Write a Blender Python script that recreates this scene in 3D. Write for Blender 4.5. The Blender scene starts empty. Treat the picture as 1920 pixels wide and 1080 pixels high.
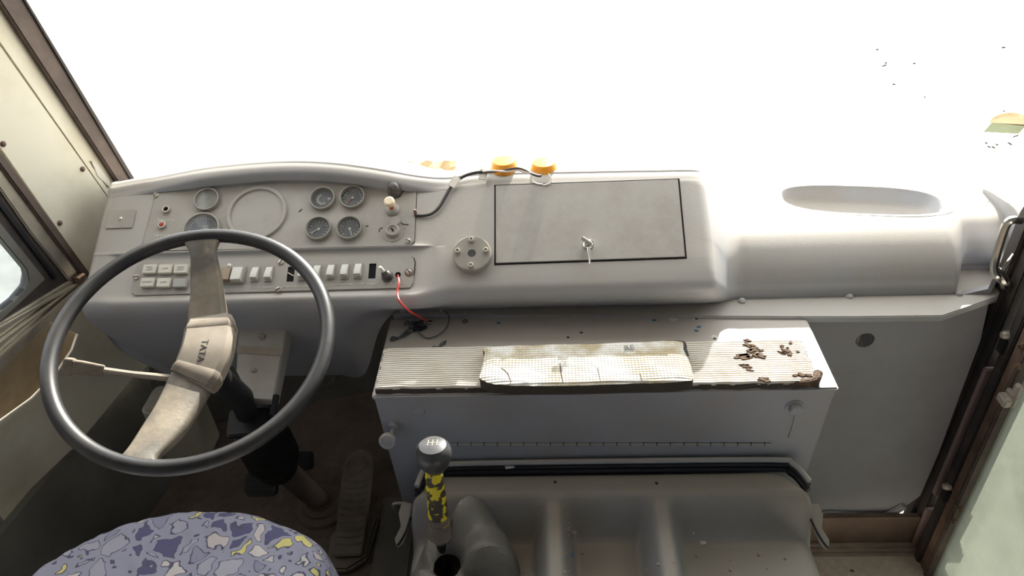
import bpy, bmesh, math, random
from mathutils import Vector, Matrix, noise
random.seed(7)
S = bpy.context.scene
C = S.collection
rad = math.radians

# ------------------------------------------------------------ camera
FPX = 1400.0
CAM = Vector((0, 0, 1.7))
Yc = Vector((40, -1040, 1400)).normalized()
Dc = Vector((110, 1890, 1400)); Dc = (Dc - Yc * Dc.dot(Yc)).normalized()
Zc = -Dc
Xc = Yc.cross(Zc)
cam_d = bpy.data.cameras.new('camera')
cam = bpy.data.objects.new('camera', cam_d); C.objects.link(cam)
cam_d.sensor_width = 36; cam_d.lens = FPX / 1920 * 36
cam_d.clip_start = 0.02; cam_d.clip_end = 500
cam.matrix_world = Matrix(((Xc.x, -Xc.y, -Xc.z, CAM.x), (Yc.x, -Yc.y, -Yc.z, CAM.y),
                           (Zc.x, -Zc.y, -Zc.z, CAM.z), (0, 0, 0, 1)))
S.camera = cam

# ------------------------------------------------------------ world, sun, exposure
w = bpy.data.worlds.new('bright hazy sky'); S.world = w; w.use_nodes = True
bg = w.node_tree.nodes['Background']
bg.inputs[0].default_value = (.97, .985, 1.0, 1); bg.inputs[1].default_value = 3.1
sun_d = bpy.data.lights.new('sun', 'SUN'); sun_d.energy = 15.0; sun_d.angle = rad(0.8); sun_d.color = (1, .95, .86)
sun = bpy.data.objects.new('sun', sun_d); C.objects.link(sun)
SAZ, SEL = rad(16), rad(30)
sdir = Vector((math.sin(SAZ) * math.cos(SEL), math.cos(SAZ) * math.cos(SEL), math.sin(SEL)))
sun.rotation_euler = sdir.to_track_quat('Z', 'Y').to_euler(); sun.location = (3, 4, 5)
S.view_settings.view_transform = 'Standard'; S.view_settings.look = 'None'
S.view_settings.gamma = 1; S.view_settings.use_curve_mapping = False
S.view_settings.exposure = 0.14

# ------------------------------------------------------------ measuring helpers (photo pixel -> point on a real surface)
def ray(px, py):
    v = Vector(((px - 960) / FPX, (py - 540) / FPX, 1))
    return Vector((Xc.dot(v), Yc.dot(v), Zc.dot(v)))
def atz(px, py, z): r = ray(px, py); return CAM + r * ((z - CAM.z) / r.z)
def aty(px, py, y): r = ray(px, py); return CAM + r * (y / r.y)
def onp(px, py, P, n): r = ray(px, py); return CAM + r * ((P - CAM).dot(n) / r.dot(n))
def frame(o, x, y):
    x = x.normalized(); z = x.cross(y).normalized(); y = z.cross(x)
    return Matrix(((x.x, y.x, z.x, o.x), (x.y, y.y, z.y, o.y), (x.z, y.z, z.z, o.z), (0, 0, 0, 1)))
def T(x, y=0, z=0): return Matrix.Translation(Vector((x, y, z)))
def RZ(a): return Matrix.Rotation(rad(a), 4, 'Z')
def RX(a): return Matrix.Rotation(rad(a), 4, 'X')
def RY(a): return Matrix.Rotation(rad(a), 4, 'Y')
def lerp(a, b, t): return a + (b - a) * t
def sst(a, b, x):
    t = max(0, min(1, (x - a) / (b - a))); return t * t * (3 - 2 * t)

# ------------------------------------------------------------ materials
def lin(c):
    return tuple(((x / 12.92) if x <= .04045 else ((x + .055) / 1.055) ** 2.4) for x in [v / 255 for v in c])
MATS = {}
def mat(name, rgb, rough=.55, metal=0., dirt=None, dirt_amt=.35, scale=6., bump=0., bscale=60., spec=.4, alpha=None,
        trans=0., sss=0., lit_top=None):
    m = bpy.data.materials.new(name); m.use_nodes = True; MATS[name] = m
    nt = m.node_tree; b = nt.nodes['Principled BSDF']
    col = (*lin(rgb), 1)
    b.inputs['Base Color'].default_value = col
    b.inputs['Roughness'].default_value = rough; b.inputs['Metallic'].default_value = metal
    b.inputs['Specular IOR Level'].default_value = spec
    if trans: b.inputs['Transmission Weight'].default_value = trans
    if sss: b.inputs['Subsurface Weight'].default_value = sss; b.inputs['Subsurface Radius'].default_value = (.02, .01, .004)
    tc = nt.nodes.new('ShaderNodeTexCoord')
    geo = nt.nodes.new('ShaderNodeNewGeometry')
    if dirt:
        n = nt.nodes.new('ShaderNodeTexNoise'); n.inputs['Scale'].default_value = scale
        n.inputs['Detail'].default_value = 8; n.inputs['Roughness'].default_value = .65
        nt.links.new(geo.outputs['Position'], n.inputs['Vector'])
        r = nt.nodes.new('ShaderNodeValToRGB'); r.color_ramp.elements[0].position = .42; r.color_ramp.elements[1].position = .72
        r.color_ramp.elements[0].color = (0, 0, 0, 1); r.color_ramp.elements[1].color = (dirt_amt,) * 3 + (1,)
        nt.links.new(n.outputs['Fac'], r.inputs['Fac'])
        mx = nt.nodes.new('ShaderNodeMix'); mx.data_type = 'RGBA'
        mx.inputs['A'].default_value = col; mx.inputs['B'].default_value = (*lin(dirt), 1)
        nt.links.new(r.outputs['Color'], mx.inputs['Factor']); nt.links.new(mx.outputs['Result'], b.inputs['Base Color'])
    if lit_top:  # tan tint by upward normal: paints the warmer light on tops into the colour
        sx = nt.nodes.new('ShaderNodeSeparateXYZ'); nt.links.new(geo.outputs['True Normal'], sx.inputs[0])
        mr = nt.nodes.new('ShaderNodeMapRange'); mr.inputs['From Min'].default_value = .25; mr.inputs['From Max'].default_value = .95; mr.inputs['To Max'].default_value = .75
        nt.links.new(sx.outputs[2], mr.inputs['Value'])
        m3 = nt.nodes.new('ShaderNodeMix'); m3.data_type = 'RGBA'; m3.inputs['B'].default_value = (*lin(lit_top), 1)
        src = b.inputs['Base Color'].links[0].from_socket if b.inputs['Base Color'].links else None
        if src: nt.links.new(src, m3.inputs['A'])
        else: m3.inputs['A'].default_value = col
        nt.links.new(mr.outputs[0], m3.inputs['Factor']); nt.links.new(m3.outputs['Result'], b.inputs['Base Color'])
    if bump:
        n2 = nt.nodes.new('ShaderNodeTexNoise'); n2.inputs['Scale'].default_value = bscale; n2.inputs['Detail'].default_value = 6
        nt.links.new(geo.outputs['Position'], n2.inputs['Vector'])
        bp = nt.nodes.new('ShaderNodeBump'); bp.inputs['Strength'].default_value = bump; bp.inputs['Distance'].default_value = .004
        nt.links.new(n2.outputs['Fac'], bp.inputs['Height']); nt.links.new(bp.outputs['Normal'], b.inputs['Normal'])
    return m
def glass(name, tint, refl=.06, dust=0., dust_rgb=(190, 190, 170)):
    m = bpy.data.materials.new(name); m.use_nodes = True; MATS[name] = m
    nt = m.node_tree; nt.nodes.clear(); N = nt.nodes.new
    out = N('ShaderNodeOutputMaterial'); tr = N('ShaderNodeBsdfTransparent'); gl = N('ShaderNodeBsdfGlossy')
    tr.inputs[0].default_value = (*tint, 1); gl.inputs['Roughness'].default_value = .03
    mx = N('ShaderNodeMixShader'); mx.inputs[0].default_value = refl
    nt.links.new(tr.outputs[0], mx.inputs[1]); nt.links.new(gl.outputs[0], mx.inputs[2])
    last = mx
    if dust:
        df = N('ShaderNodeBsdfDiffuse'); df.inputs[0].default_value = (*lin(dust_rgb), 1)
        tl = N('ShaderNodeBsdfTranslucent'); tl.inputs[0].default_value = (*lin(dust_rgb), 1)
        dd = N('ShaderNodeMixShader'); dd.inputs[0].default_value = .55
        nt.links.new(df.outputs[0], dd.inputs[1]); nt.links.new(tl.outputs[0], dd.inputs[2])
        geo = N('ShaderNodeNewGeometry'); n = N('ShaderNodeTexNoise'); n.inputs['Scale'].default_value = 14; n.inputs['Detail'].default_value = 8
        nt.links.new(geo.outputs['Position'], n.inputs['Vector'])
        mr = N('ShaderNodeMapRange'); mr.inputs['From Min'].default_value = .35; mr.inputs['From Max'].default_value = .7
        mr.inputs['To Min'].default_value = dust * .85; mr.inputs['To Max'].default_value = min(1, dust * 1.15)
        nt.links.new(n.outputs['Fac'], mr.inputs['Value'])
        m2 = N('ShaderNodeMixShader')
        nt.links.new(mr.outputs[0], m2.inputs[0]); nt.links.new(mx.outputs[0], m2.inputs[1]); nt.links.new(dd.outputs[0], m2.inputs[2]); last = m2
    nt.links.new(last.outputs[0], out.inputs[0])
    return m

mat('dash', (164, 166, 171), .42, lit_top=(178, 170, 158), dirt=(158, 149, 136), dirt_amt=.6, scale=5, bump=.05, bscale=300, spec=.5)
mat('plate', (166, 161, 153), .5, dirt=(140, 130, 118), dirt_amt=.5, scale=14, bump=.05, bscale=400)
mat('steel_box', (152, 157, 168), .5, lit_top=(190, 181, 168), dirt=(150, 142, 132), dirt_amt=.6, scale=4, bump=.06, bscale=80)
mat('hood', (150, 150, 150), .5, lit_top=(160, 150, 136), dirt=(132, 122, 108), dirt_amt=.75, scale=3.5, bump=.08, bscale=120)
mat('cream', (222, 217, 198), .5, dirt=(190, 178, 150), dirt_amt=.6, scale=5, bump=.04, bscale=60)
mat('kick', (116, 114, 107), .6, dirt=(70, 66, 60), dirt_amt=.6, scale=4)
mat('pocket', (112, 100, 84), .8, dirt=(70, 58, 46), dirt_amt=.8, scale=7, bump=.3, bscale=90)
mat('alu', (196, 190, 176), .38, .75, dirt=(150, 140, 120), dirt_amt=.6, scale=20)
mat('screw', (190, 182, 170), .4, .5)
mat('slot', (60, 58, 55), .6)
mat('chrome', (200, 198, 192), .18, 1.)
mat('black', (26, 26, 28), .5)
mat('void', (8, 8, 9), .9)
mat('rubber', (52, 48, 47), .6, dirt=(92, 80, 72), dirt_amt=.6, scale=9)
mat('rubber_brown', (84, 72, 66), .65, dirt=(120, 104, 92), dirt_amt=.6, scale=12)
mat('rust', (128, 106, 90), .6, .2, dirt=(84, 62, 50), dirt_amt=.8, scale=16)
mat('pinkstrip', (150, 128, 124), .6)
mat('rim', (30, 30, 32), .42, dirt=(74, 70, 66), dirt_amt=.4, scale=10, spec=.6)
mat('spoke', (92, 87, 80), .5, dirt=(150, 138, 118), dirt_amt=.95, scale=9, bump=.1, bscale=200)
mat('hubtape', (150, 141, 128), .5, dirt=(120, 108, 94), dirt_amt=.6, scale=26)
mat('hubtape_dark', (122, 112, 100), .55, dirt=(90, 82, 72), dirt_amt=.7, scale=40)
mat('ink', (58, 54, 50), .6)
mat('print', (222, 218, 208), .5)
mat('print_dark', (128, 124, 116), .6)
mat('dial', (96, 100, 104), .4, dirt=(150, 150, 146), dirt_amt=.6, scale=40)
mat('dial_dark', (62, 68, 74), .4)
mat('bezel', (150, 145, 136), .35, .2)
mat('cloudy', (168, 166, 156), .3, dirt=(130, 128, 120), dirt_amt=.8, scale=50)
mat('needle_red', (196, 92, 84), .5)
mat('red_lamp', (176, 62, 48), .25)
mat('button', (206, 202, 188), .4, dirt=(180, 174, 160), dirt_amt=.5, scale=40)
mat('button_grey', (160, 160, 152), .4)
mat('rocker', (198, 196, 186), .4)
mat('rocker_brown', (140, 120, 98), .5)
mat('knob_dark', (58, 56, 55), .4, dirt=(120, 116, 110), dirt_amt=.8, scale=60)
mat('cream_knob', (232, 214, 178), .4)
mat('orange', (206, 100, 60), .4)
mat('amber', (236, 160, 52), .3, sss=.3)
mat('cable', (58, 54, 52), .55)
mat('cable_brown', (120, 92, 80), .55)
mat('wire_red', (198, 66, 60), .45)
mat('wire_white', (226, 214, 204), .5)
mat('wire_grey', (104, 98, 90), .5)
mat('tape_clear', (205, 198, 186), .3)
mat('tape_black', (64, 66, 70), .35, dirt=(130, 132, 136), dirt_amt=.7, scale=90)
mat('tan_card', (222, 196, 150), .8, dirt=(190, 150, 104), dirt_amt=.6, scale=30)
mat('mat_top', (228, 221, 210), .7, dirt=(206, 188, 162), dirt_amt=.5, scale=16)
mat('foam_core', (74, 68, 62), .95, bump=.8, bscale=260)
mat('foam_tear', (92, 74, 60), .95, dirt=(66, 54, 44), dirt_amt=.9, scale=60, bump=.8, bscale=200)
mat('chip_blue', (74, 130, 168), .6)
mat('chip_white', (212, 208, 200), .6)
mat('crumb', (168, 156, 138), .9)
mat('boot', (118, 114, 106), .62, dirt=(150, 144, 134), dirt_amt=.5, scale=14, bump=.15, bscale=150)
mat('knob_gear', (62, 62, 64), .28, .1, dirt=(140, 138, 134), dirt_amt=.4, scale=18)
mat('floor', (122, 108, 98), .7, dirt=(88, 76, 68), dirt_amt=.8, scale=6)
mat('step', (222, 208, 196), .5, 0, dirt=(170, 156, 142), dirt_amt=.6, scale=9)
mat('board_brown', (128, 108, 96), .7, dirt=(96, 80, 70), dirt_amt=.7, scale=8)
mat('board_pale', (176, 160, 148), .55, dirt=(140, 124, 112), dirt_amt=.6, scale=14)
mat('panel_grey', (162, 160, 165), .55, dirt=(132, 126, 122), dirt_amt=.5, scale=3)
mat('pedal', (138, 128, 118), .6, dirt=(104, 94, 86), dirt_amt=.6, scale=20)
mat('plastic_pale', (176, 172, 158), .5)
mat('seat_side', (150, 160, 166), .6, dirt=(104, 116, 122), dirt_amt=.7, scale=20)
mat('ground', (226, 218, 204), .9, dirt=(190, 180, 164), dirt_amt=.7, scale=5)
mat('roof', (128, 127, 126), .8)
glass('sticker_red', (.60, .50, .42), .02)
glass('sticker_green', (.37, .40, .34), .02)
glass('sticker_cream', (.85, .82, .74), .02)
mat('speck', (70, 69, 67), .9)
mat('seal_black', (34, 34, 38), .35)
glass('windshield_glass', (.97, .98, .97), .03)
glass('window_glass', (.50, .54, .57), .05, dust=.12, dust_rgb=(200, 205, 210))
glass('side_glass', (.28, .34, .43), .05, dust=.1)
glass('door_glass', (.40, .43, .40), .05, dust=.36, dust_rgb=(172, 178, 170))
glass('gauge_glass', (.92, .92, .92), .02, dust=.06, dust_rgb=(170, 170, 165))

def pad_mat():
    m = bpy.data.materials.new('pad_film'); m.use_nodes = True; MATS['pad_film'] = m
    nt = m.node_tree; b = nt.nodes['Principled BSDF']; N = nt.nodes.new; L = nt.links.new
    geo = N('ShaderNodeNewGeometry')
    n = N('ShaderNodeTexNoise'); n.inputs['Scale'].default_value = 11; n.inputs['Detail'].default_value = 5
    L(geo.outputs['Position'], n.inputs['Vector'])
    r = N('ShaderNodeValToRGB'); r.color_ramp.elements[0].position = .44; r.color_ramp.elements[1].position = .58
    r.color_ramp.elements[0].color = (*lin((238, 234, 224)), 1); r.color_ramp.elements[1].color = (*lin((196, 180, 146)), 1)
    L(n.outputs['Fac'], r.inputs['Fac']); L(r.outputs['Color'], b.inputs['Base Color'])
    mp = N('ShaderNodeSeparateXYZ'); L(geo.outputs['Position'], mp.inputs[0])
    def wave(o):
        a = N('ShaderNodeMath'); a.operation = 'MULTIPLY'; a.inputs[1].default_value = 1000
        L(mp.outputs[o], a.inputs[0]); s = N('ShaderNodeMath'); s.operation = 'SINE'; L(a.outputs[0], s.inputs[0]); return s
    ad = N('ShaderNodeMath'); ad.operation = 'ADD'; L(wave(0).outputs[0], ad.inputs[0]); L(wave(1).outputs[0], ad.inputs[1])
    bp = N('ShaderNodeBump'); bp.inputs['Strength'].default_value = .5; bp.inputs['Distance'].default_value = .002
    L(ad.outputs[0], bp.inputs['Height']); L(bp.outputs['Normal'], b.inputs['Normal'])
    b.inputs['Roughness'].default_value = .6
pad_mat()
def seat_mat():
    m = bpy.data.materials.new('seat_fabric'); m.use_nodes = True; MATS['seat_fabric'] = m
    nt = m.node_tree; b = nt.nodes['Principled BSDF']; N = nt.nodes.new; L = nt.links.new
    geo = N('ShaderNodeNewGeometry')
    wn = N('ShaderNodeTexNoise'); wn.inputs['Scale'].default_value = 22; wn.inputs['Detail'].default_value = 2
    L(geo.outputs['Position'], wn.inputs['Vector'])
    sc = N('ShaderNodeVectorMath'); sc.operation = 'SCALE'; sc.inputs['Scale'].default_value = .06
    sub = N('ShaderNodeVectorMath'); sub.operation = 'SUBTRACT'; sub.inputs[1].default_value = (.5, .5, .5)
    L(wn.outputs['Color'], sub.inputs[0]); L(sub.outputs[0], sc.inputs[0])
    ad = N('ShaderNodeVectorMath'); ad.operation = 'ADD'; L(geo.outputs['Position'], ad.inputs[0]); L(sc.outputs[0], ad.inputs[1])
    v = N('ShaderNodeTexVoronoi'); v.inputs['Scale'].default_value = 27; L(ad.outputs[0], v.inputs['Vector'])
    v2 = N('ShaderNodeTexVoronoi'); v2.feature = 'DISTANCE_TO_EDGE'; v2.inputs['Scale'].default_value = 27; L(ad.outputs[0], v2.inputs['Vector'])
    sep = N('ShaderNodeSeparateColor'); L(v.outputs['Color'], sep.inputs[0])
    r = N('ShaderNodeValToRGB'); r.color_ramp.interpolation = 'CONSTANT'
    cols = [(0, (176, 174, 188)), (.2, (100, 98, 132)), (.34, (208, 198, 196)), (.5, (182, 180, 192)), (.62, (226, 216, 140)), (.8, (152, 152, 174)), (.9, (216, 208, 204))]
    e = r.color_ramp.elements; e[0].color = (*lin(cols[0][1]), 1); e[1].position = .22; e[1].color = (*lin(cols[1][1]), 1)
    for p, c in cols[2:]:
        q = e.new(p); q.color = (*lin(c), 1)
    L(sep.outputs[0], r.inputs['Fac'])
    # blob outline: dark thread line, base cloth between blobs
    r2 = N('ShaderNodeValToRGB'); q = r2.color_ramp.elements; q[0].position = .0; q[0].color = (1, 1, 1, 1); q[1].position = .16; q[1].color = (0, 0, 0, 1)
    r2.color_ramp.interpolation = 'CONSTANT'
    L(v2.outputs['Distance'], r2.inputs['Fac'])
    r3 = N('ShaderNodeValToRGB'); q = r3.color_ramp.elements; q[0].position = 0; q[0].color = (0, 0, 0, 1); q[1].position = .12; q[1].color = (1, 1, 1, 1)
    r3.color_ramp.interpolation = 'CONSTANT'; q2 = q.new(.17); q2.color = (0, 0, 0, 1); L(v2.outputs['Distance'], r3.inputs['Fac'])
    mx = N('ShaderNodeMix'); mx.data_type = 'RGBA'; mx.inputs['B'].default_value = (*lin((164, 164, 182)), 1)
    L(r2.outputs['Color'], mx.inputs['Factor']); L(r.outputs['Color'], mx.inputs['A'])
    mx2 = N('ShaderNodeMix'); mx2.data_type = 'RGBA'; mx2.inputs['B'].default_value = (*lin((96, 95, 116)), 1)
    L(r3.outputs['Color'], mx2.inputs['Factor']); L(mx.outputs['Result'], mx2.inputs['A'])
    L(mx2.outputs['Result'], b.inputs['Base Color']); b.inputs['Roughness'].default_value = .9
seat_mat()
def tape_mat():
    m = bpy.data.materials.new('tape_yellow'); m.use_nodes = True; MATS['tape_yellow'] = m
    nt = m.node_tree; b = nt.nodes['Principled BSDF']; N = nt.nodes.new; L = nt.links.new
    geo = N('ShaderNodeNewGeometry'); n = N('ShaderNodeTexNoise'); n.inputs['Scale'].default_value = 55; n.inputs['Detail'].default_value = 5
    L(geo.outputs['Position'], n.inputs['Vector'])
    r = N('ShaderNodeValToRGB'); e = r.color_ramp.elements; e[0].position = .50; e[0].color = (*lin((66, 60, 52)), 1); e[1].position = .545; e[1].color = (*lin((222, 204, 40)), 1)
    L(n.outputs['Fac'], r.inputs['Fac']); L(r.outputs['Color'], b.inputs['Base Color']); b.inputs['Roughness'].default_value = .45
tape_mat()

# ------------------------------------------------------------ mesh helpers
class MB:
    def __init__(s): s.v = []; s.f = []
    def add(s, vs, fs, M=None):
        o = len(s.v)
        s.v += [(M @ Vector(p)) if M else Vector(p) for p in vs]
        s.f += [tuple(i + o for i in f) for f in fs]; return s
    def box(s, x0, x1, y0, y1, z0, z1, M=None):
        return s.add([(x0, y0, z0), (x1, y0, z0), (x1, y1, z0), (x0, y1, z0), (x0, y0, z1), (x1, y0, z1), (x1, y1, z1), (x0, y1, z1)],
                     [(0, 3, 2, 1), (4, 5, 6, 7), (0, 1, 5, 4), (1, 2, 6, 5), (2, 3, 7, 6), (3, 0, 4, 7)], M)
    def lathe(s, prof, n=24, M=None, a0=0, cap=True):
        vs = []; fs = []
        for r, z in prof:
            for k in range(n):
                a = 2 * math.pi * k / n + a0; vs.append((r * math.cos(a), r * math.sin(a), z))
        for j in range(len(prof) - 1):
            for k in range(n):
                k2 = (k + 1) % n; fs.append((j * n + k, j * n + k2, (j + 1) * n + k2, (j + 1) * n + k))
        if cap:
            fs.append(tuple(reversed(range(n)))); o = (len(prof) - 1) * n; fs.append(tuple(range(o, o + n)))
        return s.add(vs, fs, M)
    def tube(s, pts, r, n=8, smooth=0):
        pts = [Vector(p) for p in pts]
        if smooth: pts = crpath(pts, smooth)
        rs = r if isinstance(r, (list, tuple)) else [r] * len(pts)
        if len(rs) != len(pts):
            rs = [rs[0] + (rs[-1] - rs[0]) * i / (len(pts) - 1) if len(rs) == 2 else rs[min(len(rs) - 1, int(i * len(rs) / len(pts)))] for i in range(len(pts))]
        vs = []; fs = []; up = None
        for i, p in enumerate(pts):
            d = (pts[min(i + 1, len(pts) - 1)] - pts[max(i - 1, 0)]).normalized()
            if up is None: up = d.orthogonal().normalized()
            up = (up - d * up.dot(d)).normalized(); sd = d.cross(up)
            for k in range(n):
                a = 2 * math.pi * k / n; vs.append(p + (up * math.cos(a) + sd * math.sin(a)) * rs[i])
        for i in range(len(pts) - 1):
            for k in range(n):
                k2 = (k + 1) % n; fs.append((i * n + k, i * n + k2, (i + 1) * n + k2, (i + 1) * n + k))
        fs.append(tuple(reversed(range(n)))); o = (len(pts) - 1) * n; fs.append(tuple(range(o, o + n)))
        return s.add(vs, fs)
    def prism(s, poly, z0, z1, M=None):
        n = len(poly)
        return s.add([(p[0], p[1], z0) for p in poly] + [(p[0], p[1], z1) for p in poly],
                     [tuple(reversed(range(n))), tuple(range(n, 2 * n))] + [(i, (i + 1) % n, (i + 1) % n + n, i + n) for i in range(n)], M)
    def loft(s, secs, closed=False):
        n = len(secs[0]); vs = [p for q in secs for p in q]; fs = []
        for j in range(len(secs) - 1):
            for k in range(n):
                k2 = (k + 1) % n; fs.append((j * n + k, j * n + k2, (j + 1) * n + k2, (j + 1) * n + k))
        if not closed: fs.append(tuple(reversed(range(n)))); o = (len(secs) - 1) * n; fs.append(tuple(range(o, o + n)))
        return s.add(vs, fs)
    def grid(s, rows):
        n = len(rows[0]); vs = [p for q in rows for p in q]
        fs = [(j * n + k, j * n + k + 1, (j + 1) * n + k + 1, (j + 1) * n + k) for j in range(len(rows) - 1) for k in range(n - 1)]
        return s.add(vs, fs)
def crpath(P, sub):
    out = []
    for i in range(len(P) - 1):
        a, b, c, d = P[max(i - 1, 0)], P[i], P[i + 1], P[min(i + 2, len(P) - 1)]
        for k in range(sub):
            t = k / sub
            out.append(.5 * ((2 * b) + (c - a) * t + (2 * a - 5 * b + 4 * c - d) * t * t + (3 * b - a - 3 * c + d) * t ** 3))
    out.append(P[-1]); return out
def rrect(w, h, r, n=4, cx=0, cy=0):
    out = []
    for sx, sy, a in ((1, 1, 0), (-1, 1, 90), (-1, -1, 180), (1, -1, 270)):
        for k in range(n + 1):
            t = rad(a + 90 * k / n); out.append((cx + sx * (w / 2 - r) + r * math.cos(t), cy + sy * (h / 2 - r) + r * math.sin(t)))
    return out
def circle(r, n=24, cx=0, cy=0): return [(cx + r * math.cos(2 * math.pi * k / n), cy + r * math.sin(2 * math.pi * k / n)) for k in range(n)]

WM = {}
def link(name, me, parent=None, M=None):
    o = bpy.data.objects.new(name, me); C.objects.link(o)
    M = M or Matrix(); WM[o] = M
    if parent is not None:
        o.parent = parent; o.matrix_parent_inverse = WM[parent].inverted()
    o.matrix_basis = M
    return o
def mesh(name, mb, m, smooth=False, bevel=0, bseg=2, angle=35):
    me = bpy.data.meshes.new(name); me.from_pydata([tuple(v) for v in mb.v], [], mb.f); me.update()
    bm = bmesh.new(); bm.from_mesh(me); bmesh.ops.recalc_face_normals(bm, faces=bm.faces)
    if bevel:
        es = [e for e in bm.edges if len(e.link_faces) == 2 and e.calc_face_angle(0) > rad(28)]
        bmesh.ops.bevel(bm, geom=es, offset=bevel, segments=bseg, affect='EDGES', clamp_overlap=True)
    bm.to_mesh(me); bm.free()
    me.materials.append(MATS[m])
    if smooth or bevel:
        me.shade_smooth()
        if hasattr(me, 'set_sharp_from_angle'): me.set_sharp_from_angle(angle=rad(angle))
    return me
def obj(name, mb, m, parent=None, M=None, smooth=False, bevel=0, bseg=2, angle=35):
    return link(name, mesh(name, mb, m, smooth, bevel, bseg, angle), parent, M)
def plate_mesh(name, outer, holes, z0, z1, m):
    """flat plate with real holes, thickness z0..z1"""
    bm = bmesh.new(); es = []
    for lp in [outer] + holes:
        vs = [bm.verts.new((p[0], p[1], z0)) for p in lp]
        es += [bm.edges.new((vs[i], vs[(i + 1) % len(vs)])) for i in range(len(vs))]
    g = bmesh.ops.triangle_fill(bm, edges=es, use_beauty=True, use_dissolve=False, normal=(0, 0, 1))
    fs = [f for f in g['geom'] if isinstance(f, bmesh.types.BMFace)]
    e = bmesh.ops.extrude_face_region(bm, geom=fs)
    for v in e['geom']:
        if isinstance(v, bmesh.types.BMVert): v.co.z = z1
    bmesh.ops.recalc_face_normals(bm, faces=bm.faces)
    me = bpy.data.meshes.new(name); bm.to_mesh(me); bm.free(); me.materials.append(MATS[m]); return me
def tag(o, label, cat=None, group=None, kind=None):
    o['label'] = label
    if cat: o['category'] = cat
    if group: o['group'] = group
    if kind: o['kind'] = kind
    return o
def empty(name, loc, label, cat, group=None):
    o = bpy.data.objects.new(name, None); C.objects.link(o); o.empty_display_size = .05
    M = T(*loc); o.matrix_basis = M; WM[o] = M
    return tag(o, label, cat, group)
def struct(o, label=None):
    o['kind'] = 'structure'
    if label: o['label'] = label
    return o
def text(name, s, size, m, parent, M, depth=.0004):
    cu = bpy.data.curves.new(name, 'FONT'); cu.body = s; cu.size = size; cu.align_x = 'CENTER'; cu.align_y = 'CENTER'
    cu.extrude = depth; cu.resolution_u = 2
    t = bpy.data.objects.new(name, cu); C.objects.link(t)
    bpy.context.view_layer.update()
    me = bpy.data.meshes.new_from_object(t.evaluated_get(bpy.context.evaluated_depsgraph_get()))
    bpy.data.objects.remove(t); bpy.data.curves.remove(cu)
    me.materials.clear(); me.materials.append(MATS[m]); me.name = name
    return link(name, me, parent, M)

# ------------------------------------------------------------ the setting
g = MB(); g.box(-40, 40, -40, 60, -1.25, -1.15)
struct(obj('ground', g, 'ground'), 'pale sunlit ground outside the bus')
fl = MB(); fl.box(-1.3, .62, -2.5, 1.9, -.05, 0)
floor = struct(obj('floor', fl, 'floor'), 'dark dusty cab floor')
tread = MB()
for i in range(34):
    for j in range(24):
        x = -1.12 + i * .026; y = 1.12 + j * .026; a = 45 if (i + j) % 2 else -45
        tread.box(-.008, .008, -.0022, .0022, 0, .0016, T(x, y, 0) @ RZ(a))
o = obj('tread_pattern', tread, 'floor', floor); o['kind'] = 'stuff'
# floor ribbed strip beside the hood
rb = MB()
for k in range(14): rb.box(-.62, -.33, 1.06 - k * .012, 1.066 - k * .012, 0, .004)
o = obj('ribbed_mat', rb, 'floor', floor); o['kind'] = 'stuff'

def wsY(x, z): return 1.80 - .17 * x * x - .24 * (z - .82)
# windshield
rows = []
for j in range(9):
    z = .78 + j * .16
    rows.append([Vector((-.985 + 2.1 * i / 24, wsY(-.985 + 2.1 * i / 24, z), z)) for i in range(25)])
ws = struct(obj('window_1', MB().grid(rows), 'windshield_glass', smooth=True), 'wide clear front windshield pane')
def onws(px, py):
    Y = 1.6
    for _ in range(12): p = aty(px, py, Y); Y = wsY(p.x, p.z)
    return aty(px, py, Y)
# front body below the windshield and roof, side walls behind the camera
fb = MB(); rows = []
for z in (-.6, .0, .803): rows.append([Vector((-1.15 + 2.2 * i / 12, wsY(-1.15 + 2.2 * i / 12, .8) - .004, z)) for i in range(13)])
struct(obj('wall_front', fb.grid(rows), 'kick'), 'front body panel behind the dashboard')
rf = MB(); rf.box(-1.25, 1.25, -3.5, 1.55, 2.06, 2.12)
struct(obj('ceiling', rf, 'roof'), 'pale bus roof lining')

rear = MB(); rear.box(-1.26, 1.26, -3.6, -3.5, -.2, 2.1)
struct(obj('wall_back', rear, 'roof'), 'pale rear partition of the bus')
for sx, y1, nm in ((-1, 1.0, 'wall_left_rear'), (1, .8, 'wall_right_rear')):
    b_ = MB(); xa_, xb_ = sorted((sx * 1.22, sx * 1.26))
    b_.box(xa_, xb_, -3.5, y1, -.3, .85); b_.box(xa_, xb_, -3.5, y1, 1.72, 2.08); b_.box(xa_, xb_, -.1, y1, .85, 1.72)
    for yy in (-3.4, -2.3, -1.2, -.1): b_.box(xa_, xb_, yy - .08, yy + .08, .85, 1.72)
    wl_ = struct(obj(nm, b_, 'roof'), 'pale bus side wall behind the cab')
    for k in range(3):
        yy = -3.4 + 1.1 * k
        obj('pane', MB().box(sx * 1.24 - .003, sx * 1.24 + .003, yy + .08, yy + 1.02, .85, 1.72), 'side_glass', wl_)
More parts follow.
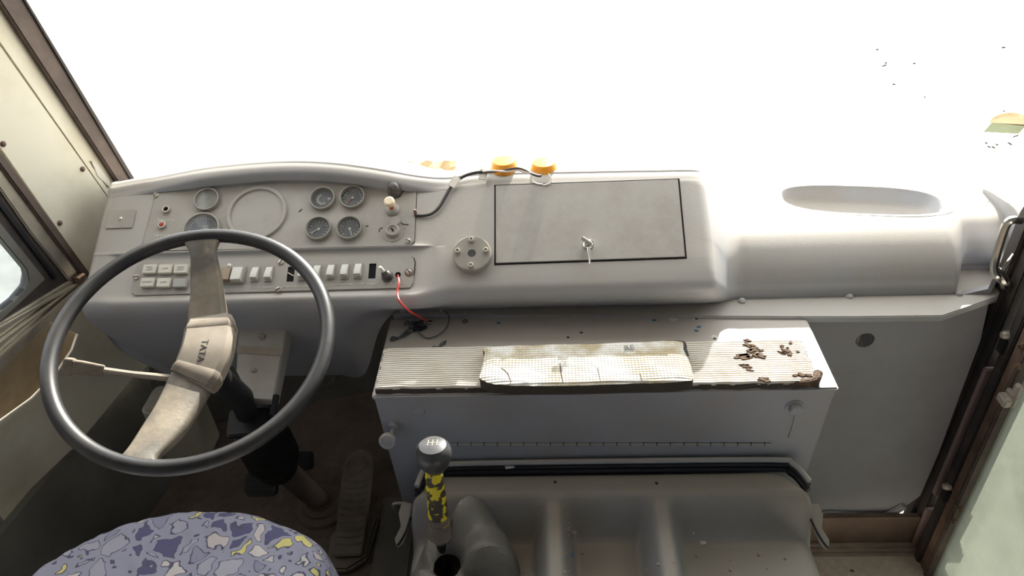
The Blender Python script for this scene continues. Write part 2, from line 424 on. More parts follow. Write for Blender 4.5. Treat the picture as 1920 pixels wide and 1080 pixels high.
# left wall: upper plane through the window sill line
LA, LB = Vector((-1.123, 1.14, .75)), Vector((-1.052, 1.362, .75))
ldir = (LB - LA).normalized(); ln = ldir.cross(Vector((0, 0, 1))).normalized()     # points to +x (inside)
if ln.x < 0: ln = -ln
LF = frame(LA, ldir, Vector((0, 0, 1)))     # x along wall forward, y up, z = x cross y
LS = 1 if LF.col[2].xyz.dot(ln) > 0 else -1
LFi = LF.inverted()
def lw(px, py, d=0):
    p = LFi @ onp(px, py, LA + ln * d, ln); return (p.x, p.y)
def lprism(name, pts, d0, d1, m, parent=None, bevel=0):
    """polygon given in photo pixels on the left wall, from depth d0 to d1 into the cab"""
    poly = [lw(x, y, d1) for x, y in pts]
    return obj(name, MB().prism(poly, LS * d0, LS * d1), m, parent, LF, bevel=bevel)
walll = struct(lprism('wall_left', [(-160, -170), (22, -6), (236, 345), (300, 440), (330, 560), (165, 520), (0, 285), (-160, 60)], -.03, 0, 'cream', bevel=.002), 'cream painted corner post panel left of the dashboard')
lprism('seam_strip', [(-120, -92), (0, 78), (205, 372), (213, 370), (6, 74), (-112, -96)], 0, .004, 'cream', walll)
lprism('inner_panel', [(-160, -90), (0, 86), (208, 378), (260, 470), (200, 560), (165, 512), (8, 288), (-160, 70)], 0, .0035, 'cream', walll, bevel=.001)
lprism('peeling_sticker', [(172, 302), (180, 306), (206, 340), (207, 352), (200, 346), (183, 330)], 0.0, .005, 'tape_clear', walll)
for px, py in ((6, 270), (155, 317), (112, 418)):
    p = lw(px, py, .004)
    obj('rivet', MB().lathe([(.006, 0), (.006, .002), (.004, .0045), (.0015, .0055)], 12), 'rust', walll, LF @ T(p[0], p[1], LS * .003) @ (RX(0) if LS > 0 else RX(180)), smooth=True)
tr = struct(lprism('trim_1', [(-10, -45), (18, -45), (250, 338), (262, 372), (228, 352), (0, 2)], -.03, .014, 'rubber_brown', bevel=.003), 'dark rubber strip along the windshield edge')
lprism('seal_lip', [(18, -45), (22, -47), (254, 337), (262, 372), (250, 345)], -.01, .018, 'rubber', tr, bevel=.001)
# window post and sliding window
post = struct(lprism('trim_2', [(-160, 60), (0, 300), (100, 440), (158, 522), (132, 528), (60, 440), (0, 354), (-160, 120)], -.02, .012, 'alu', bevel=.003), 'worn aluminium window post left of the dashboard')
lprism('brown_seal', [(-160, 40), (2, 284), (165, 506), (172, 516), (160, 524), (100, 444), (-2, 306), (-160, 64)], 0, .020, 'rubber_brown', post, bevel=.003)
win = struct(lprism('window_2', [(-200, 130), (0, 358), (130, 532), (118, 540), (0, 620), (-200, 760), (-200, 720), (0, 586), (30, 562), (52, 536), (56, 512), (48, 494), (0, 436), (-200, 200)], -.018, .006, 'rubber', bevel=.002), 'sliding side window frame with black seals beside the driver')
lprism('seal_strip', [(-200, 150), (0, 372), (108, 520), (102, 524), (0, 388), (-200, 165)], 0, .011, 'black', win, bevel=.001)
lprism('inner_frame', [(-200, 190), (0, 416), (86, 524), (0, 604), (-200, 740), (-200, 722), (0, 588), (28, 566), (48, 545), (55, 527), (50, 505), (0, 445), (-200, 210)], -.01, .009, 'kick', win, bevel=.002)
lprism('pane', [(-200, 205), (0, 438), (60, 500), (60, 530), (30, 568), (0, 590), (-200, 725)], -.010, -.006, 'window_glass', win)
sill = struct(lprism('trim_3', [(-200, 745), (0, 606), (132, 526), (168, 512), (166, 534), (0, 700), (-200, 880)], -.02, .012, 'alu', bevel=.003), 'ribbed aluminium window sill rails')
for a, b2 in ((612, 534), (640, 530), (668, 528)):
    lprism('rail', [(-200, a + 140), (0, a), (138 + (a - 612) * .35, b2), (150 + (a - 612) * .2, b2 - 2), (0, a + 10), (-200, a + 152)], .012, .022, 'alu', sill, bevel=.002)
lprism('end_clip', [(146, 522), (160, 512), (165, 520), (152, 534)], .012, .030, 'rust', sill, bevel=.002)
# lower left wall
lA, lB, lC = Vector((-1.123, 1.14, .75)), Vector((-1.052, 1.362, .75)), Vector((-1.163, 1.2, .35))
n2 = (lB - lA).cross(lC - lA).normalized()
if n2.x < 0: n2 = -n2
L2 = frame(lA, (lB - lA), Vector((0, 0, 1))); _z = n2; _x = (lB - lA).normalized(); _y = _z.cross(_x)
L2 = frame(lA, _x, _y); L2i = L2.inverted()
def l2(px, py, d=0):
    p = L2i @ onp(px, py, lA + n2 * d, n2); return (p.x, p.y)
def l2prism(name, pts, d0, d1, m, parent=None, bevel=0):
    return obj(name, MB().prism([l2(x, y, d1) for x, y in pts], d0, d1), m, parent, L2, bevel=bevel)
lowl = struct(l2prism('panel_left', [(-220, 980), (0, 796), (60, 752), (108, 704), (138, 660), (149, 628), (92, 604), (166, 524), (420, 400), (560, 470), (430, 560), (247, 712), (8, 1002), (-220, 1260)], -.012, 0, 'cream', bevel=.002), 'cream lower side panel with a storage pocket')
lowl.name = 'wall_left_lower'
l2prism('pocket_back', [(-260, 1000), (-260, 740), (0, 640), (110, 560), (190, 600), (170, 700), (60, 800)], -.075, -.065, 'pocket', lowl)
l2prism('pocket_lip', [(-220, 962), (0, 790), (60, 747), (106, 700), (136, 656), (147, 626), (152, 630), (141, 662), (110, 706), (62, 756), (0, 800), (-220, 974)], 0, .006, 'cream', lowl, bevel=.001)
kA, kB, kC = Vector((-1.197, .965, .355)), Vector((-1.126, 1.451, .355)), Vector((-1.125, 1.269, 0))
kk = MB(); k0 = kA + (kA - kB) * 1.5; k1 = kB + (kB - kA) * .8
def dn(p): return Vector((p.x + .035, p.y, -.02))
kk.add([k0, k1, dn(k1), dn(k0), k0 - Vector((.02, 0, 0)), k1 - Vector((.02, 0, 0)), dn(k1) - Vector((.02, 0, 0)), dn(k0) - Vector((.02, 0, 0))],
       [(0, 1, 2, 3), (4, 7, 6, 5), (0, 4, 5, 1), (1, 5, 6, 2), (2, 6, 7, 3), (3, 7, 4, 0)])
struct(obj('baseboard_left', kk, 'kick'), 'dark grey kick panel beside the driver footwell')

# right front bulkhead panel with a finger hole
PF = frame(Vector((0, 1.285, 0)), Vector((1, 0, 0)), Vector((0, 0, 1)))     # z axis -> -Y (towards cab)
def pw(px, py, d=0): p = aty(px, py, 1.285 - d); return (p.x, p.z)
outer = [pw(x, y) for x, y in ((1440, 560), (1772, 560), (1860, 540), (1838, 640), (1800, 740), (1760, 850), (1725, 930), (1690, 955), (1655, 974), (1540, 966), (1380, 960))]
hc = pw(1622, 638)
pan = struct(link('wall_right_front', plate_mesh('panel', outer, [circle(.0205, 28, *hc)], -.012, 0, 'panel_grey'), None, PF), 'grey front panel with a round finger hole below the shelf')
obj('hole_tube', MB().lathe([(.0225, -.05), (.0225, -.001), (.0203, .0006), (.0203, -.05)], 28, cap=False), 'panel_grey', pan, PF @ T(hc[0], hc[1], 0), smooth=True)
obj('bent_tab', MB().box(-.0035, .0035, -.017, .016, -.03, -.012), 'screw', pan, PF @ T(hc[0] - .002, hc[1], 0) @ RY(35), bevel=.001)
obj('flange_lip', MB().prism([pw(1545, 955), (pw(1655, 961)), pw(1690, 942), pw(1700, 950), pw(1655, 976), pw(1540, 967)], 0, .008), 'panel_grey', pan, PF, bevel=.003)
# the curved part towards the door jamb
def doorX(z): return .985 + (.6 - z) * .022
rows = []
for i in range(11):
    t = i / 10; row = []
    for j in range(11):
        z = .74 - j * .095
        x0 = lerp(.93, .905, min(1, j / 8)); x1 = doorX(z) + .02
        row.append(Vector((lerp(x0, x1, t), 1.2855 + .15 * t * t, z)))
    rows.append(row)
o = obj('curved_end', MB().grid(rows), 'panel_grey', pan, smooth=True)
# step well at the door
sb = MB(); sb.box(.55, 1.12, 1.262, 1.275, -.19, -.03)
st = struct(obj('step_riser', sb, 'board_brown'), 'brown board at the foot of the front panel'); st.name = 'wall_step'
for ya, yb, zb in ((1.250, 1.262, -.138), (1.238, 1.250, -.144), (1.226, 1.238, -.150)):
    obj('step_rail', MB().box(.55, 1.12, ya, yb, -.19, zb), 'board_pale', st, bevel=.003)
for xa, xb, zb in ((1.0, 1.014, -.150), (1.015, 1.029, -.144), (1.03, 1.044, -.138)):
    obj('corner_rail', MB().box(xa, xb, .9, 1.226, -.19, zb), 'board_pale', st, bevel=.003)
sf = MB(); sf.box(.5, 1.0, .2, 1.226, -.2, -.153)
stf = struct(obj('floor_step', sf, 'step'), 'pale diamond plate step beside the door')
td = MB()
for i in range(26):
    for j in range(16):
        td.box(-.0095, .0095, -.0022, .0022, 0, .0022, T(.52 + i * .018, 1.21 - j * .018, -.153) @ RZ(45 if (i + j) % 2 else -45))
o = obj('tread_pattern', td, 'step', stf); o['kind'] = 'stuff'
obj('rivet', MB().lathe([(.006, 0), (.004, .003), (.001, .004)], 10), 'rust', stf, T(*atz(1598, 1071, -.153)), smooth=True)

# door on the right
door = empty('door_1', (1.04, 1.3, -.2), 'dusty glazed folding door in a dark rubber frame', None); door['kind'] = 'structure'
DA = Vector((doorX(0), 1.3, 0)); dup_ = Vector((-.022, 0, 1)).normalized(); dnn = Vector((-1, 0, -.022)).normalized()
DF = frame(DA, Vector((0, -1, 0)), dup_); DFi = DF.inverted(); DS = 1 if DF.col[2].xyz.dot(dnn) > 0 else -1
def dx(px, py): return (DFi @ onp(px, py, DA, dnn)).x
def dstrip(name, xa, xb, d0, d1, m, z0=-.75, z1=1.5, par=door, bevel=.003):
    a, b2 = dx(xa, 803), dx(xb, 803)
    secs = []
    for z in ([z0, .88, z1] if z1 > .9 else [z0, z1]):
        o_ = -.22 * max(0, z - .88)          # upper half leans outwards
        secs.append([Vector((a, z, DS * (d0 + o_))), Vector((b2, z, DS * (d0 + o_))), Vector((b2, z, DS * (d1 + o_))), Vector((a, z, DS * (d1 + o_)))])
    return obj(name, MB().loft(secs), m, par, DF, bevel=bevel)
dstrip('jamb_seal', 1770, 1790, -.03, .022, 'rubber')
dstrip('jamb_seal', 1789, 1809, -.03, .012, 'rubber')
dstrip('edge_strip', 1809, 1817, -.03, .017, 'pinkstrip', -.75, .02)
dstrip('edge_strip', 1809, 1817, -.03, .017, 'pinkstrip', .08, .52)
dstrip('door_gap', 1816, 1828, -.03, .004, 'black')
dstrip('door_seal', 1827, 1843, -.03, .016, 'rubber')
dstrip('stile', 1843, 1863, -.03, .010, 'rust')
dstrip('stile_edge', 1863, 1872, -.03, .014, 'rubber_brown')
dstrip('pane', 1871, 3400, -.012, -.006, 'door_glass', -.62, 1.5, bevel=0)
dstrip('bottom_rail', 1871, 3400, -.03, .01, 'rubber', -.75, -.60)
def dpt(px, py, d=0): p = onp(px, py, DA + dnn * d, dnn); return p
for px, py, sc in ((1885, 628, 1), (1775, 912, 1)):
    p = DFi @ dpt(px, py, .02)
    obj('catch_pin', MB().lathe([(.010, 0), (.010, .010), (.007, .016), (.003, .018)], 12), 'screw', door, DF @ T(p.x, p.y, DS * .012) @ (RX(0) if DS > 0 else RX(180)), smooth=True)
    obj('catch_block', MB().box(-.012, .012, -.05, -.006, 0, DS * .022), 'black', door, DF @ T(p.x, p.y, 0), bevel=.004)
for px, py in ((1802, 955), (1790, 977), (1911, 686), (1916, 648)):
    p = DFi @ dpt(px, py, .012)
    obj('bolt', MB().lathe([(.0085, 0), (.0085, .006), (.004, .006), (.004, .012)], 6), 'rust', door, DF @ T(p.x, p.y, DS * .010) @ (RX(0) if DS > 0 else RX(180)))
p = DFi @ dpt(1895, 745, .02)
br = MB(); br.box(-.022, .014, -.022, .010, 0, .012); br.box(-.006, .012, .005, .04, 0, .012); br.box(-.016, .016, -.018, .004, .012, .03)
obj('door_bracket', br, 'screw', door, DF @ T(p.x, p.y, DS * .010) @ (RX(0) if DS > 0 else RX(180)), bevel=.004)
# chrome handle on the jamb
hp = [dpt(1915, 413, .03), dpt(1896, 413, .05), dpt(1884, 428, .055), dpt(1868, 480, .055), dpt(1864, 505, .055), dpt(1872, 520, .045), dpt(1886, 532, .02)]
obj('handle', MB().tube(hp, .0085, 10, 5), 'chrome', door, smooth=True)
obj('handle_foot', MB().tube([dpt(1866, 502, .05), dpt(1884, 528, .03), dpt(1890, 548, .0)], [.009, .013], 10, 3), 'chrome', door, smooth=True)
obj('handle_stay', MB().tube([dpt(1880, 508, .04), dpt(1900, 478, .02), dpt(1912, 468, .0)], .0045, 8, 3), 'chrome', door, smooth=True)
# right corner post between windshield and door
rp = MB(); rp.loft([[Vector((1.10 + .05 * (z - .6), 1.37, z)), Vector((1.17 + .05 * (z - .6), 1.37, z)), Vector((1.17 + .05 * (z - .6), 1.5, z)), Vector((1.10 + .05 * (z - .6), 1.5, z))] for z in (.6, 1.2, 2.08)])
struct(obj('trim_4', rp, 'cream', bevel=.004), 'cream corner post between windshield and door')

# windshield marks: sticker and dirt specks (thin films on the glass)
def wsframe(px, py, off=.003):
    p = onws(px, py); e = .01
    tx = Vector((1, -.34 * p.x, 0)).normalized(); tz = Vector((0, -.24, 1)).normalized()
    F = frame(p, tx, tz)
    F.translation = p - F.col[2].xyz * 0 + Vector((0, -off, 0)); return F
F = wsframe(1890, 232)
stk = empty('windshield_sticker', F.translation, 'round faded orange and green sticker on the windshield', 'sticker')
sc = .062
obj('sticker_disc', MB().prism([(sc * .62 * math.cos(a), sc * .5 * math.sin(a)) for a in [math.pi * k / 14 for k in range(15)]], 0, .0006), 'sticker_red', stk, F)
obj('sticker_ring', MB().prism([(sc * .64 * math.cos(a), sc * .52 * math.sin(a)) for a in [math.pi * k / 14 for k in range(15)]] + [(sc * .5 * math.cos(a), sc * .38 * math.sin(a)) for a in [math.pi * (14 - k) / 14 for k in range(15)]], .0006, .001), 'sticker_cream', stk, F)
obj('sticker_band', MB().prism([(-.042, -.026), (.026, -.022), (.034, .004), (-.034, .000)], .0008, .0014), 'sticker_green', stk, F)
for i, (px, py, L_, a) in enumerate(((1644, 92, .006, 0), (1657, 122, .012, 35), (1660, 117, .006, -10), (1675, 157, .008, 0), (1713, 118, .006, 10), (1733, 181, .004, 0),
                          (1848, 267, .008, -20), (1853, 274, .010, -20), (1861, 275, .012, -25), (1868, 270, .008, -20), (1892, 268, .014, -25), (1903, 254, .014, 40), (1881, 207, .004, 0), (1880, 88, .008, 20))):
    F = wsframe(px, py)
    sp = obj('dirt_speck', MB().prism([(-L_ / 2, -.0008), (L_ / 3, -.0020), (L_ / 2, .0010), (-L_ / 4, .0020)], 0, .0008), 'speck', None, F @ RZ(a))
    tag(sp, 'small grey dirt speck on the windshield', 'dirt speck', 'dirt specks on the windshield')

# ------------------------------------------------------------ dashboard
dash = empty('dashboard', (0, 1.45, .70), 'grey moulded bus dashboard with gauges, switches, glove box and right shelf', 'dashboard')
A30 = rad(30)
O0 = Vector((0, 1.2, .808)); N0 = Vector((0, -math.sin(A30), math.cos(A30))); U0 = Vector((0, math.cos(A30), math.sin(A30)))
F0 = frame(O0, Vector((1, 0, 0)), U0)
def uv(px, py, d=0):
    p = onp(px, py, O0 + N0 * d, N0) - O0; return (p.x, p.dot(U0))
def fc(px, py, d=0):
    u, v = uv(px, py, d); return F0 @ T(u, v, d)
def vd(v, d): return (1.2 + v * math.cos(A30) - d * math.sin(A30), .808 + v * math.sin(A30) + d * math.cos(A30))
crest_px = [(215, 350), (250, 343), (300, 336), (350, 327), (400, 318), (460, 311), (520, 307), (580, 307), (640, 311), (700, 319), (740, 326), (790, 334), (840, 335), (870, 330), (900, 326), (1000, 325), (1150, 322), (1300, 320), (1335, 322)]
def hrim(x): return .030 * sst(-.92, -.70, x) * (1 - sst(-.36, -.22, x)) + .002
CR = []
for px, py in crest_px:
    u = uv(px, py)[0]; u, v = uv(px, py, hrim(u)); CR.append((u, v))
def vcrest(x):
    if x <= CR[0][0]: return CR[0][1]
    for (a, va), (b, vb) in zip(CR, CR[1:]):
        if x <= b: return lerp(va, vb, (x - a) / (b - a))
    return CR[-1][1]
DL = -.007        # switch panel sits a little deeper
def profLM(x):
    vt = vcrest(x) - .028; h = hrim(x)
    mid = sst(-.27, -.18, x); md_ = sst(-.272, -.232, x); dl = DL * (1 - md_) * sst(-.93, -.88, x)
    yb = wsY(x, .80)
    c = vd(vt + .028, h)
    hm = (h - .002); c = vd(vt + .028, lerp(h, hm - .004, mid))
    P = [(yb, .80), (lerp(c[0], yb, .45), c[1] - .05), vd(vt + .05, h - .014 - .006 * mid), c, vd(vt + .008, lerp(h - .001, hm - .0005, mid)), vd(vt - .001, hm * .45), vd(vt - .005, 0),
         vd(.19, 0), vd(.114, 0), vd(.102, .001 * (1 - md_)), vd(.093, dl), vd(.05, dl * 1), vd(.010, dl * .8)]
    tail_L = [(1.192, .803), (1.186, .785), (1.192, .757), (1.215, .70), (1.255, .60), (1.30, .49)]
    tail_M = [(1.207, .806), (1.203, .788), (1.210, .768), (1.235, .740), (1.27, .705), (1.29, .69)]
    P[11] = tuple(lerp(a, b, mid) for a, b in zip(P[11], vd(.055, 0)))
    P[12] = tuple(lerp(a, b, mid) for a, b in zip(P[12], (1.221, .8185)))
    for k, (a, b) in enumerate(zip(tail_L, tail_M)):
        q = mid if k < 2 else lerp(mid, sst(-.43, -.352, x), min(1, (k - 1) / 2)); P.append((lerp(a[0], b[0], q), lerp(a[1], b[1], q)))
    return P
def profR(x):
    yb = wsY(x, .80)
    P = [(yb, .802), (lerp(1.62, yb, .5), .811), (1.60, .812), (1.55, .812), (1.50, .812), (1.455, .812), (1.42, .811), (1.39, .806), (1.362, .795), (1.337, .780),
         (1.318, .763), (1.305, .746), (1.297, .732), (1.291, .722), (1.288, .714), (1.287, .708), (1.287, .700), (1.287, .694), (1.30, .69)]
    e = sst(.862, .915, x)
    if e:
        Q = []
        for j, (y, z) in enumerate(P):
            if j >= 5: y = lerp(y, y + lerp(.02, .085, min(1, (j - 5) / 9)), e)
            Q.append((min(y, yb - .01) if j else y, z))
        P = Q
    return P
XS = [-.957, -.952, -.94, -.92, -.89, -.85, -.80, -.74, -.68, -.62, -.56, -.50, -.44, -.38, -.33, -.29, -.26, -.23, -.20, -.17, -.12, -.05, .05, .15, .25, .31, .335, .348,
      .365, .385, .41, .44, .48, .52, .56, .60, .64, .68, .72, .76, .80, .83, .85, .865, .88, .895, .91, .95, 1.0, 1.08]
cols = []
for i, x in enumerate(XS):
    b = sst(.325, .405, x)
    if b <= 0: P = profLM(x)
    elif b >= 1: P = profR(x)
    else: P = [(lerp(a[0], c[0], b), lerp(a[1], c[1], b)) for a, c in zip(profLM(.335), profR(x))]
    col = [Vector((x, y, z)) for y, z in P]
    if x < -.8:       # lower left corner slants inwards
        for j in (15, 16, 17, 18): col[j].x += (0, 0.004, .05, .10)[j - 15] * sst(-.8, -.957, x)
    cols.append(col)
side = [Vector((p.x + .002, p.y + .01, p.z - .012)) for p in cols[0]]
side2 = [Vector((p.x + .006, p.y + .03, p.z - .09)) for p in cols[0]]
cols[0] = [Vector((p.x, p.y + .002, p.z - .004)) for p in cols[0]]
cols = [side2, side] + cols
NS = 5
rowsX = []
for j in range(len(cols[0])):
    rowsX.append(crpath([c[j] for c in cols], 7))
fine = [crpath([rowsX[j][i] for j in range(len(rowsX))], 8) for i in range(len(rowsX[0]))]
ov = [atz(x, y, .812) for x, y in ((1466, 372), (1776, 388), (1620, 349), (1600, 403))]
ocx, ocy = (ov[0].x + ov[1].x) / 2, (ov[2].y + ov[3].y) / 2
oa, ob_ = (ov[1].x - ov[0].x) / 2, (ov[2].y - ov[3].y) / 2
for colv in fine:
    for p in colv:
        if p.x > .4 and p.y > 1.36 and p.z > .79:
            q = (abs((p.x - ocx) / oa) ** 2.8 + abs((p.y - (ocy - .13 * (p.x - ocx))) / ob_) ** 2.8) ** (1 / 2.8)
            p.z -= .075 * (1 - sst(.97, 1.05, q))
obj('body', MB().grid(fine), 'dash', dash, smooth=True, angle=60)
eu = [(lambda p: (p.y, p.z))(CAM + ray(x, y) * (1.0 / ray(x, y).x)) for x, y in ((1842, 352), (1862, 362), (1884, 376), (1900, 390), (1907, 404), (1909, 430), (1905, 480), (1842, 480))]
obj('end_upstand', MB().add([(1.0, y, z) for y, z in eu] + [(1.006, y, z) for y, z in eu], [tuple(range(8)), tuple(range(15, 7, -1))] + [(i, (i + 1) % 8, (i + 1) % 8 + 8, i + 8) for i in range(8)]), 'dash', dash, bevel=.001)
# lower knee panel cut-out around the column is left open: dark cavity liner behind it
secs = []
for q, dz in ((1.09, .0), (1.06, .0008), (1.0, .0009), (.985, -.001), (.96, -.009), (.93, -.021), (.88, -.031), (.80, -.038), (.66, -.042), (.4, -.0435), (.1, -.044), (.005, -.044)):
    sec = []
    for k in range(96):
        a = 2 * math.pi * k / 96; ca, sa = math.cos(a), math.sin(a); e_ = 2 / 2.8
        x = ocx + q * oa * math.copysign(abs(ca) ** e_, ca); y = ocy + q * ob_ * math.copysign(abs(sa) ** e_, sa) - .13 * (x - ocx)
        sec.append(Vector((x, y, .8122 + dz)))
    secs.append(sec)
mt_ = MB(); mt_.add([p for q in secs for p in q], [(j * 96 + k, j * 96 + (k + 1) % 96, (j + 1) * 96 + (k + 1) % 96, (j + 1) * 96 + k) for j in range(len(secs) - 1) for k in range(96)])
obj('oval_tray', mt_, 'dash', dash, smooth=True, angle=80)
# flange along the bottom edge, over the box and the right panel
zf = .702
fp = [atz(x, y, zf) for x, y in ((735, 572), (737, 590), (1513, 594), (1600, 594), (1768, 592), (1872, 556), (1890, 498), (1600, 500), (1100, 545))]
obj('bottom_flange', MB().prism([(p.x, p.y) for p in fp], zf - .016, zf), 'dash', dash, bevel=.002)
for px, py in ((1391, 565), (1592, 556), (1797, 551), (1338, 545), (757, 582), (831, 582)):
    p = atz(px, py, zf)
    obj('flange_bolt', MB().lathe([(.0085, 0), (.0085, .003), (.006, .006), (.002, .0075)], 14), 'dash', dash, T(p.x, p.y, zf), smooth=True)

def screw_mesh(r):
    me = mesh('screw', MB().lathe([(r, 0), (r, .0015), (r * .8, .0032), (r * .3, .004)], 14), 'screw', smooth=True)
    bm = bmesh.new(); bm.from_mesh(me)
    g_ = bmesh.ops.create_cube(bm, size=1, matrix=T(0, 0, .0032) @ Matrix.Diagonal((r * 1.7, r * .34, .0022, 1)))
    for v in g_['verts']:
        for f in v.link_faces: f.material_index = 1; f.smooth = False
    bm.to_mesh(me); bm.free(); me.materials.append(MATS['slot']); return me
SCREW = screw_mesh(.0062)
def screw(px, py, d=.002, r=.0062, par=None, m='screw', a=0): return link('screw', SCREW, par, fc(px, py, d) @ RZ(a))
# instrument plate
top_px = [(294, 360), (330, 347), (380, 336), (430, 330), (485, 326), (540, 325), (590, 326), (640, 329), (690, 334), (735, 341), (774, 347)]
outer = [uv(*p) for p in top_px] + [uv(780, 351), uv(781, 360), uv(777, 452), uv(770, 460), uv(520, 466), uv(272, 470), uv(266, 465)]
outer = [(u, v - .001) for u, v in outer]
gauges = [(387, 373, .0255, 'cloudy'), (377, 429, .037, 'combi'), (604, 371, .0255, 'lights'), (660, 368, .0255, 'red'), (596, 427, .0255, 'white'), (654, 426, .0255, 'white2')]
holes = []
ip = link('instrument_plate', plate_mesh('instrument_plate', outer, holes, -.004, .002, 'plate'), dash, F0)
for px, py, a in ((293, 366, 50), (271, 463, 20), (773, 352, 80), (766, 452, -30)):
    s_ = screw(px, py, .002, .0062, ip, a=a)
def grow(poly, g_):
    cx = sum(p[0] for p in poly) / len(poly); cy = sum(p[1] for p in poly) / len(poly)
    xs = [abs(p[0] - cx) for p in poly]; ys = [abs(p[1] - cy) for p in poly]
    return [(cx + (p[0] - cx) * (1 + g_ / max(xs)), cy + (p[1] - cy) * (1 + g_ / max(ys))) for p in poly]
obj('plate_gap', MB().prism(grow(outer, .0016)[::-1], -.004, .0006), 'slot', ip, F0)
# blank cover and bulb hole
def loopstrip(poly, wd):
    n = len(poly); cx = sum(p[0] for p in poly) / n; cy = sum(p[1] for p in poly) / n
    return poly
big = fc(482, 400, .002)
obj('blank_ring', MB().lathe([(.0655, 0), (.0655, .003), (.064, .0055), (.058, .0055), (.0565, .004), (.0565, 0)], 48, cap=False), 'plate', ip, big, smooth=True)
obj('blank_disc', MB().lathe([(.057, 0), (.057, .0012)], 48), 'plate', ip, big, smooth=True)
obj('bulb_ring', MB().lathe([(.0062, 0), (.0062, .002), (.004, .002), (.004, 0)], 18, cap=False), 'plate', ip, fc(542, 331, .002), smooth=True)
obj('bulb_hole', MB().lathe([(.004, 0), (.004, .0006)], 16), 'void', ip, fc(542, 331, .002))
for px, a in ((522, -20), (560, 20)): obj('scratch_mark', MB().box(-.001, .001, -.004, .004, 0, .0004), 'print', ip, fc(px, 337, .002) @ RZ(a))
# gauges
for (x, y, r, kind) in gauges:
    M = fc(x, y, .0095); k = r / .0255
    gz = obj('gauge', MB().lathe([(r * 1.1, -.0095), (r * 1.1, -.002), (r * 1.05, .002), (r * .97, .002), (r * .93, -.001), (r * .90, -.007)], 40, cap=False), 'bezel', dash, M, smooth=True)
    obj('dial', MB().lathe([(r * .93, -.010), (r * .93, -.006)], 36), 'cloudy' if kind == 'cloudy' else 'dial', gz, M, smooth=True)
    tk = MB()
    if kind == 'lights':
        for q in range(9):
            a = 120 + q * 22; tk.box(r * .35, r * .55, -.0011, .0011, -.006, -.0054, RZ(a))
        tk.box(r * .4, r * .62, -.0016, .0016, -.006, -.0054, RZ(5))
    elif kind == 'combi':
        for q in range(22):
            a = 215 - q * 12; tk.box(r * .74, r * .84, -.0006, .0006, -.006, -.0054, RZ(a))
        tk.box(-.004, .007, -.002, .002, -.006, -.0054, T(.006, .002, 0))
    elif kind != 'cloudy':
        for q in range(13):
            a = 225 - q * 22.5; tk.box(r * (.68 if q % 3 else .6), r * .82, -.0006, .0006, -.006, -.0054, RZ(a))
        tk.lathe([(.0028, -.006), (.0028, -.0053)], 10)
    if tk.v: obj('scale_marks', tk, 'print', gz, M)
    if kind == 'combi':
        obj('dark_sector', MB().prism([(0, -.004)] + [(r * .88 * math.cos(rad(a)), r * .88 * math.sin(rad(a))) for a in range(130, 236, 8)], -.006, -.0056), 'dial_dark', gz, M)
        text('dial_text', 'RPM', .006, 'print', gz, M @ T(.006, .008, -.0054))
    if kind in ('red', 'white', 'white2', 'combi'):
        a = {'red': 236, 'white': 215, 'white2': 292, 'combi': 230}[kind]
        obj('needle', MB().box(r * .12, r * .70, -.0008 * k, .0008 * k, -.005, -.0042, RZ(a)), 'needle_red' if kind == 'red' else 'print', gz, M)
    obj('cover_glass', MB().lathe([(r * .95, -.0015), (r * .95, -.0005)], 36), 'gauge_glass', gz, M)
# warning lamps
for px, py, m, lab in ((313, 394, 'void', 'TOP DOOR'), (305, 423, 'red_lamp', 'TAIL DOOR')):
    M = fc(px, py, .002)
    lm = obj('warning_lamp', MB().lathe([(.0088, 0), (.0088, .004), (.0078, .006), (.0055, .006), (.0055, .002)], 20, cap=False), 'screw', dash, M, smooth=True)
    obj('lens', MB().lathe([(.0057, 0), (.0057, .0035), (.004, .0065), (.0015, .0075)] if m == 'red_lamp' else [(.0057, 0), (.0057, .002)], 18), m, lm, M, smooth=True)
    text('lamp_lettering', lab, .0068, 'print', ip, fc(px - 2, py + 19, .0022))
# dimmer knob, pull knob, ignition lock
M = fc(741, 360, .002)
kn = obj('dimmer_knob', MB().lathe([(.0165, 0), (.0165, .004), (.0150, .010), (.0105, .022), (.008, .027), (.006, .028)], 24), 'knob_dark', dash, M, smooth=True)
obj('pointer', MB().box(.012, .021, -.001, .001, .001, .003), 'knob_dark', kn, M)
M = fc(736, 393, .002)
pk = obj('pull_knob', MB().lathe([(.0155, 0), (.0155, .003), (.013, .006), (.011, .008), (.009, .009)], 24), 'plate', dash, M, smooth=True)
obj('knob_stem', MB().lathe([(.0055, .008), (.0055, .026)], 14), 'orange', pk, M, smooth=True)
obj('knob_cap', MB().lathe([(.0095, .025), (.0108, .028), (.0108, .036), (.008, .038)], 20), 'cream_knob', pk, M, smooth=True)
M = fc(737, 434, .002)
ig = obj('ignition_lock', MB().lathe([(.024, 0), (.024, .0012), (.0155, .0012), (.0155, .006), (.0135, .010), (.0095, .010), (.009, .008)], 28, cap=False), 'plate', dash, M, smooth=True)
obj('key_slot', MB().lathe([(.0092, .004), (.0092, .008)], 20), 'bezel', ig, M)
obj('slot_hole', MB().box(-.0018, .0018, -.0045, .0045, .008, .0086), 'void', ig, M @ RZ(30))
obj('dust_flap', MB().prism(circle(.0112, 20, .004, .021), .006, .009), 'plate', ig, M, bevel=.001)
